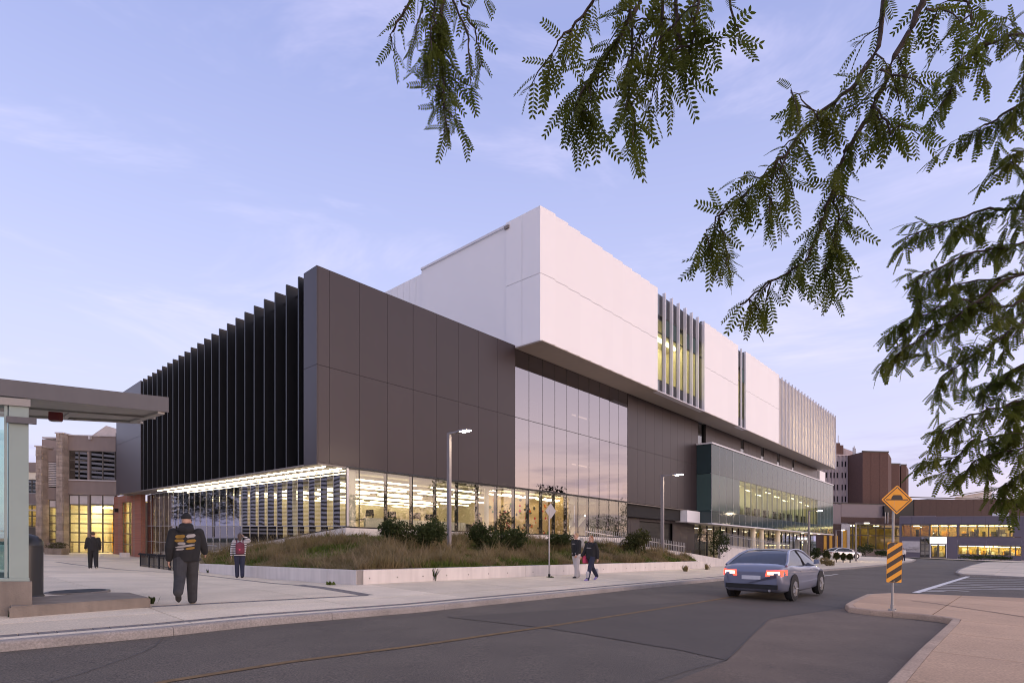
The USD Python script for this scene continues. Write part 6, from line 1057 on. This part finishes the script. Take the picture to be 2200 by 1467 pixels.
def leaves_on(pts, step, L, droop=.35, tip=True):
    q, t, u = along(pts, step); n = len(q)
    if n == 0: return None
    side = np.cross(t, [0, 0, 1.0]); side += rt_.normal(0, .5, side.shape); side /= np.linalg.norm(side, axis=1, keepdims=True); s = np.where(np.arange(n) % 2 == 0, 1, -1)[:, None]
    d = t * rt_.uniform(.25, .75, (n, 1)) + side * s * rt_.uniform(.4, .9, (n, 1)) + np.array([0, 0, -droop]) * rt_.uniform(.4, 1.5, (n, 1)); 
    if tip: q = np.vstack([q, pts[-1]]); d = np.vstack([d, t[-1]])
    d /= np.linalg.norm(d, axis=1, keepdims=True); n = len(q); yv = np.cross([0, 0, 1.0], d) + rt_.normal(0, .35, (n, 3)); yv -= (yv * d).sum(1, keepdims=True) * d; yv /= np.linalg.norm(yv, axis=1, keepdims=True); zv = np.cross(d, yv); sc = L * rt_.uniform(.65, 1.15, (n, 1, 1))
    R = np.stack([d, yv, zv], 2); v = np.einsum('nij,kj->nki', R, LV) * sc + q[:, None]; return v.reshape(-1, 3), (LFc[None] + (np.arange(n) * len(LV))[:, None, None]).reshape(-1, 3)
def grow(tree, start, limbs, L):
    for pts, d0, d1, rad_, sub, step in limbs:
        n = len(pts); p3 = np.array([P(X, Y, d0 + (d1 - d0) * i / max(1, n - 1)) for i, (X, Y) in enumerate(pts)]); u = np.linspace(0, n - 1, n * 4); ps = np.stack([np.interp(u, np.arange(n), p3[:, k]) for k in range(3)], 1); ps[1:-1] += rt_.normal(0, .006 * d0 / 3, ps[1:-1].shape)
        wood = MB(); wood.tube(ps, np.linspace(rad_, rad_ * .3, len(ps)), 6)
        if start is not None and rad_ > .009:
            c = ps[0]; a = np.array(start); mid = (a * .45 + c * .55) + [0, 0, .5]; tt = np.linspace(0, 1, 9)[:, None]; cv = (1 - tt) ** 2 * a + 2 * tt * (1 - tt) * mid + tt ** 2 * c; wood.tube(cv, np.linspace(rad_ * 2.2, rad_, 9), 6)
        fol = MB()
        def put(q, st, dr=.35):
            r = leaves_on(q, st, L, dr)
            if r: fol.add(*r)
        put(ps[len(ps) // 5:] if rad_ > .012 else ps, step * 1.3)
        if sub:
            q, t, u = along(ps, sub)
            for k in range(len(q)):
                for rep in range(2 if u[k] > .15 else 1):
                    ln = rt_.uniform(.4, 1.25) * (.17 if d0 < 4 else .42); dv = t[k] * rt_.uniform(.3, .9) + rt_.normal(0, .7, 3) * [1, .9, .8] + [0, 0, -.3]; dv /= np.linalg.norm(dv); e = q[k] + dv * ln * .55 + [0, 0, .0]; e2 = e + (dv + [0, 0, -.5]) / np.linalg.norm(dv + [0, 0, -.5]) * ln * .45
                    wood.tube([q[k], e, e2], [.005, .0035, .002], 4); put(np.array([q[k], e, e2]), step, .4)
        if fol.v:
            b = tree.world('branch', wood, M['bark']); tree.world('foliage', fol, M['locust'], parent=b, kind='stuff')
t1 = Thing('locust_tree', 'honey locust overhead, its branches hanging along the top of the photo', 'tree', (3.4, -1.8, 0)); S1 = (3.0, -1.0, 4.6)
t1.world('trunk', MB().tube([(3.4, -1.8, -.2), (3.35, -1.75, .6), (3.25, -1.5, 2.6), S1, (2.6, -.6, 7)], [.24, .18, .15, .12, .05], 12), M['bark'])
LA = [([(950, -40), (948, 60), (951, 175), (953, 215), (956, 265)], 3.6, 3.6, .012, .10, .030), ([(905, -30), (872, 20), (845, 62), (838, 85), (846, 108)], 3.6, 3.7, .010, 0, .030), ([(928, -30), (900, 40), (884, 105)], 3.6, 3.5, .008, 0, .030), ([(940, -30), (928, 60), (918, 140)], 3.6, 3.5, .008, .12, .030), ([(982, -30), (1000, 30), (1018, 65), (1033, 112), (1030, 150)], 3.6, 3.7, .008, 0, .030), ([(965, -20), (1000, 60), (1008, 125), (1012, 185)], 3.6, 3.6, .008, 0, .031), ([(1020, -40), (1030, -10), (1045, 2)], 3.4, 3.4, .004, 0, .05)]
grow(t1, S1, LA, .145)
LB = [([(1405, -40), (1370, 10), (1340, 70), (1300, 120), (1272, 165), (1244, 205), (1234, 250)], 2.6, 2.7, .013, .13, .030), ([(1352, -30), (1360, 110), (1352, 190), (1352, 220), (1364, 255)], 2.6, 2.5, .008, .14, .031), ([(1290, -30), (1258, 30), (1215, 70), (1188, 110), (1178, 160)], 2.7, 2.8, .008, .16, .031), ([(1450, -30), (1452, 60), (1466, 100), (1484, 130)], 2.4, 2.4, .009, .12, .03), ([(1500, -30), (1490, 70), (1478, 130)], 2.4, 2.4, .008, .12, .029), ([(1560, -40), (1576, 40), (1588, 80)], 2.3, 2.3, .006, 0, .031), ([(1420, -30), (1425, 80), (1415, 150)], 2.5, 2.5, .009, .11, .03), ([(1285, 150), (1240, 195), (1226, 245)], 2.7, 2.75, .006, .16, .031)]
grow(t1, S1, LB, .138)
LC = [([(1995, -40), (1962, 60), (1905, 160), (1870, 250), (1812, 330), (1790, 400), (1765, 480), (1735, 560), (1655, 605), (1590, 655)], 3.0, 3.3, .017, .16, .031), ([(1905, -30), (1880, 120), (1830, 190), (1752, 250), (1692, 330), (1642, 380), (1585, 430), (1545, 465), (1508, 515)], 3.1, 3.2, .013, .16, .031), ([(1790, 400), (1800, 460), (1792, 520), (1760, 590)], 3.2, 3.3, .008, .14, .030), ([(1545, 470), (1560, 530), (1566, 580)], 3.2, 3.2, .006, .16, .030), ([(1890, 150), (1930, 165), (1972, 158)], 3.0, 2.9, .006, .2, .04), ([(1880, 230), (1915, 290), (1940, 262)], 3.0, 2.95, .006, .2, .04), ([(1760, 260), (1720, 210), (1700, 190)], 3.1, 3.0, .005, .2, .045), ([(1690, 330), (1662, 400), (1655, 440)], 3.1, 3.1, .005, .2, .04), ([(1990, 20), (2060, 10), (2130, -10)], 3.0, 3.2, .006, .3, .045), ([(2070, 0), (2090, 50), (2062, 70)], 3.1, 3.1, .005, .3, .045)]
grow(t1, S1, LC, .150)
t2 = Thing('locust_tree', 'honey locust at the right edge, its leafy limbs reaching in from the right', 'tree', (9.6, 5.4, 0)); S2 = (9.0, 5.4, 4.4)
t2.world('trunk', MB().tube([(9.6, 5.4, -.2), (9.55, 5.4, .6), (9.3, 5.4, 2.4), S2, (8.4, 5.6, 7.5)], [.26, .2, .17, .14, .05], 12), M['bark'])
LD = [([(2260, 60), (2180, 80), (2100, 100), (2050, 150), (2040, 205)], 5.6, 5.8, .016, .17, .036), ([(2260, 190), (2165, 240), (2115, 268), (2080, 295)], 5.8, 6.0, .016, .17, .036), ([(2260, 300), (2180, 330), (2150, 372)], 5.8, 6, .012, .17, .036), ([(2270, 30), (2215, 120), (2190, 220)], 5.5, 5.6, .012, .17, .036),
  ([(2270, 450), (2200, 446), (2117, 448), (2026, 481), (1945, 510)], 6.0, 6.3, .020, .17, .036), ([(2270, 500), (2200, 525), (2077, 546), (1976, 592), (1962, 612)], 6.0, 6.2, .018, .17, .036), ([(2270, 640), (2200, 647), (2152, 660), (2052, 642), (2001, 667), (1935, 695)], 6.2, 6.3, .020, .17, .036), ([(2160, 600), (2052, 682), (1976, 723), (1925, 770)], 6.2, 6.3, .014, .17, .036), ([(2270, 580), (2170, 590), (2060, 610), (2010, 632)], 6.4, 6.5, .016, .17, .036),
  ([(2270, 660), (2200, 692), (2102, 753), (2020, 810), (2025, 825)], 6.0, 6.2, .016, .17, .036), ([(2270, 760), (2200, 783), (2130, 830), (2100, 850)], 6.2, 6.4, .016, .17, .036), ([(2270, 840), (2200, 859), (2077, 894), (2022, 930)], 6.2, 6.4, .018, .17, .036), ([(2270, 900), (2190, 920), (2090, 950), (2040, 990)], 6.4, 6.6, .016, .17, .036), ([(2270, 940), (2200, 960), (2102, 985), (2048, 1035)], 6.3, 6.5, .016, .17, .036), ([(2270, 990), (2200, 1010), (2162, 1040), (2160, 1055)], 6.4, 6.5, .014, .17, .036), ([(2270, 350), (2230, 400), (2180, 430)], 6, 6, .012, .17, .036), ([(2270, 700), (2230, 830), (2170, 900)], 6.5, 6.6, .016, .17, .036), ([(2270, 1040), (2215, 1050), (2190, 1070)], 6.4, 6.5, .012, .17, .036)]
LV, LFc = leaf_template(7, .062)
grow(t2, S2, LD, .165)
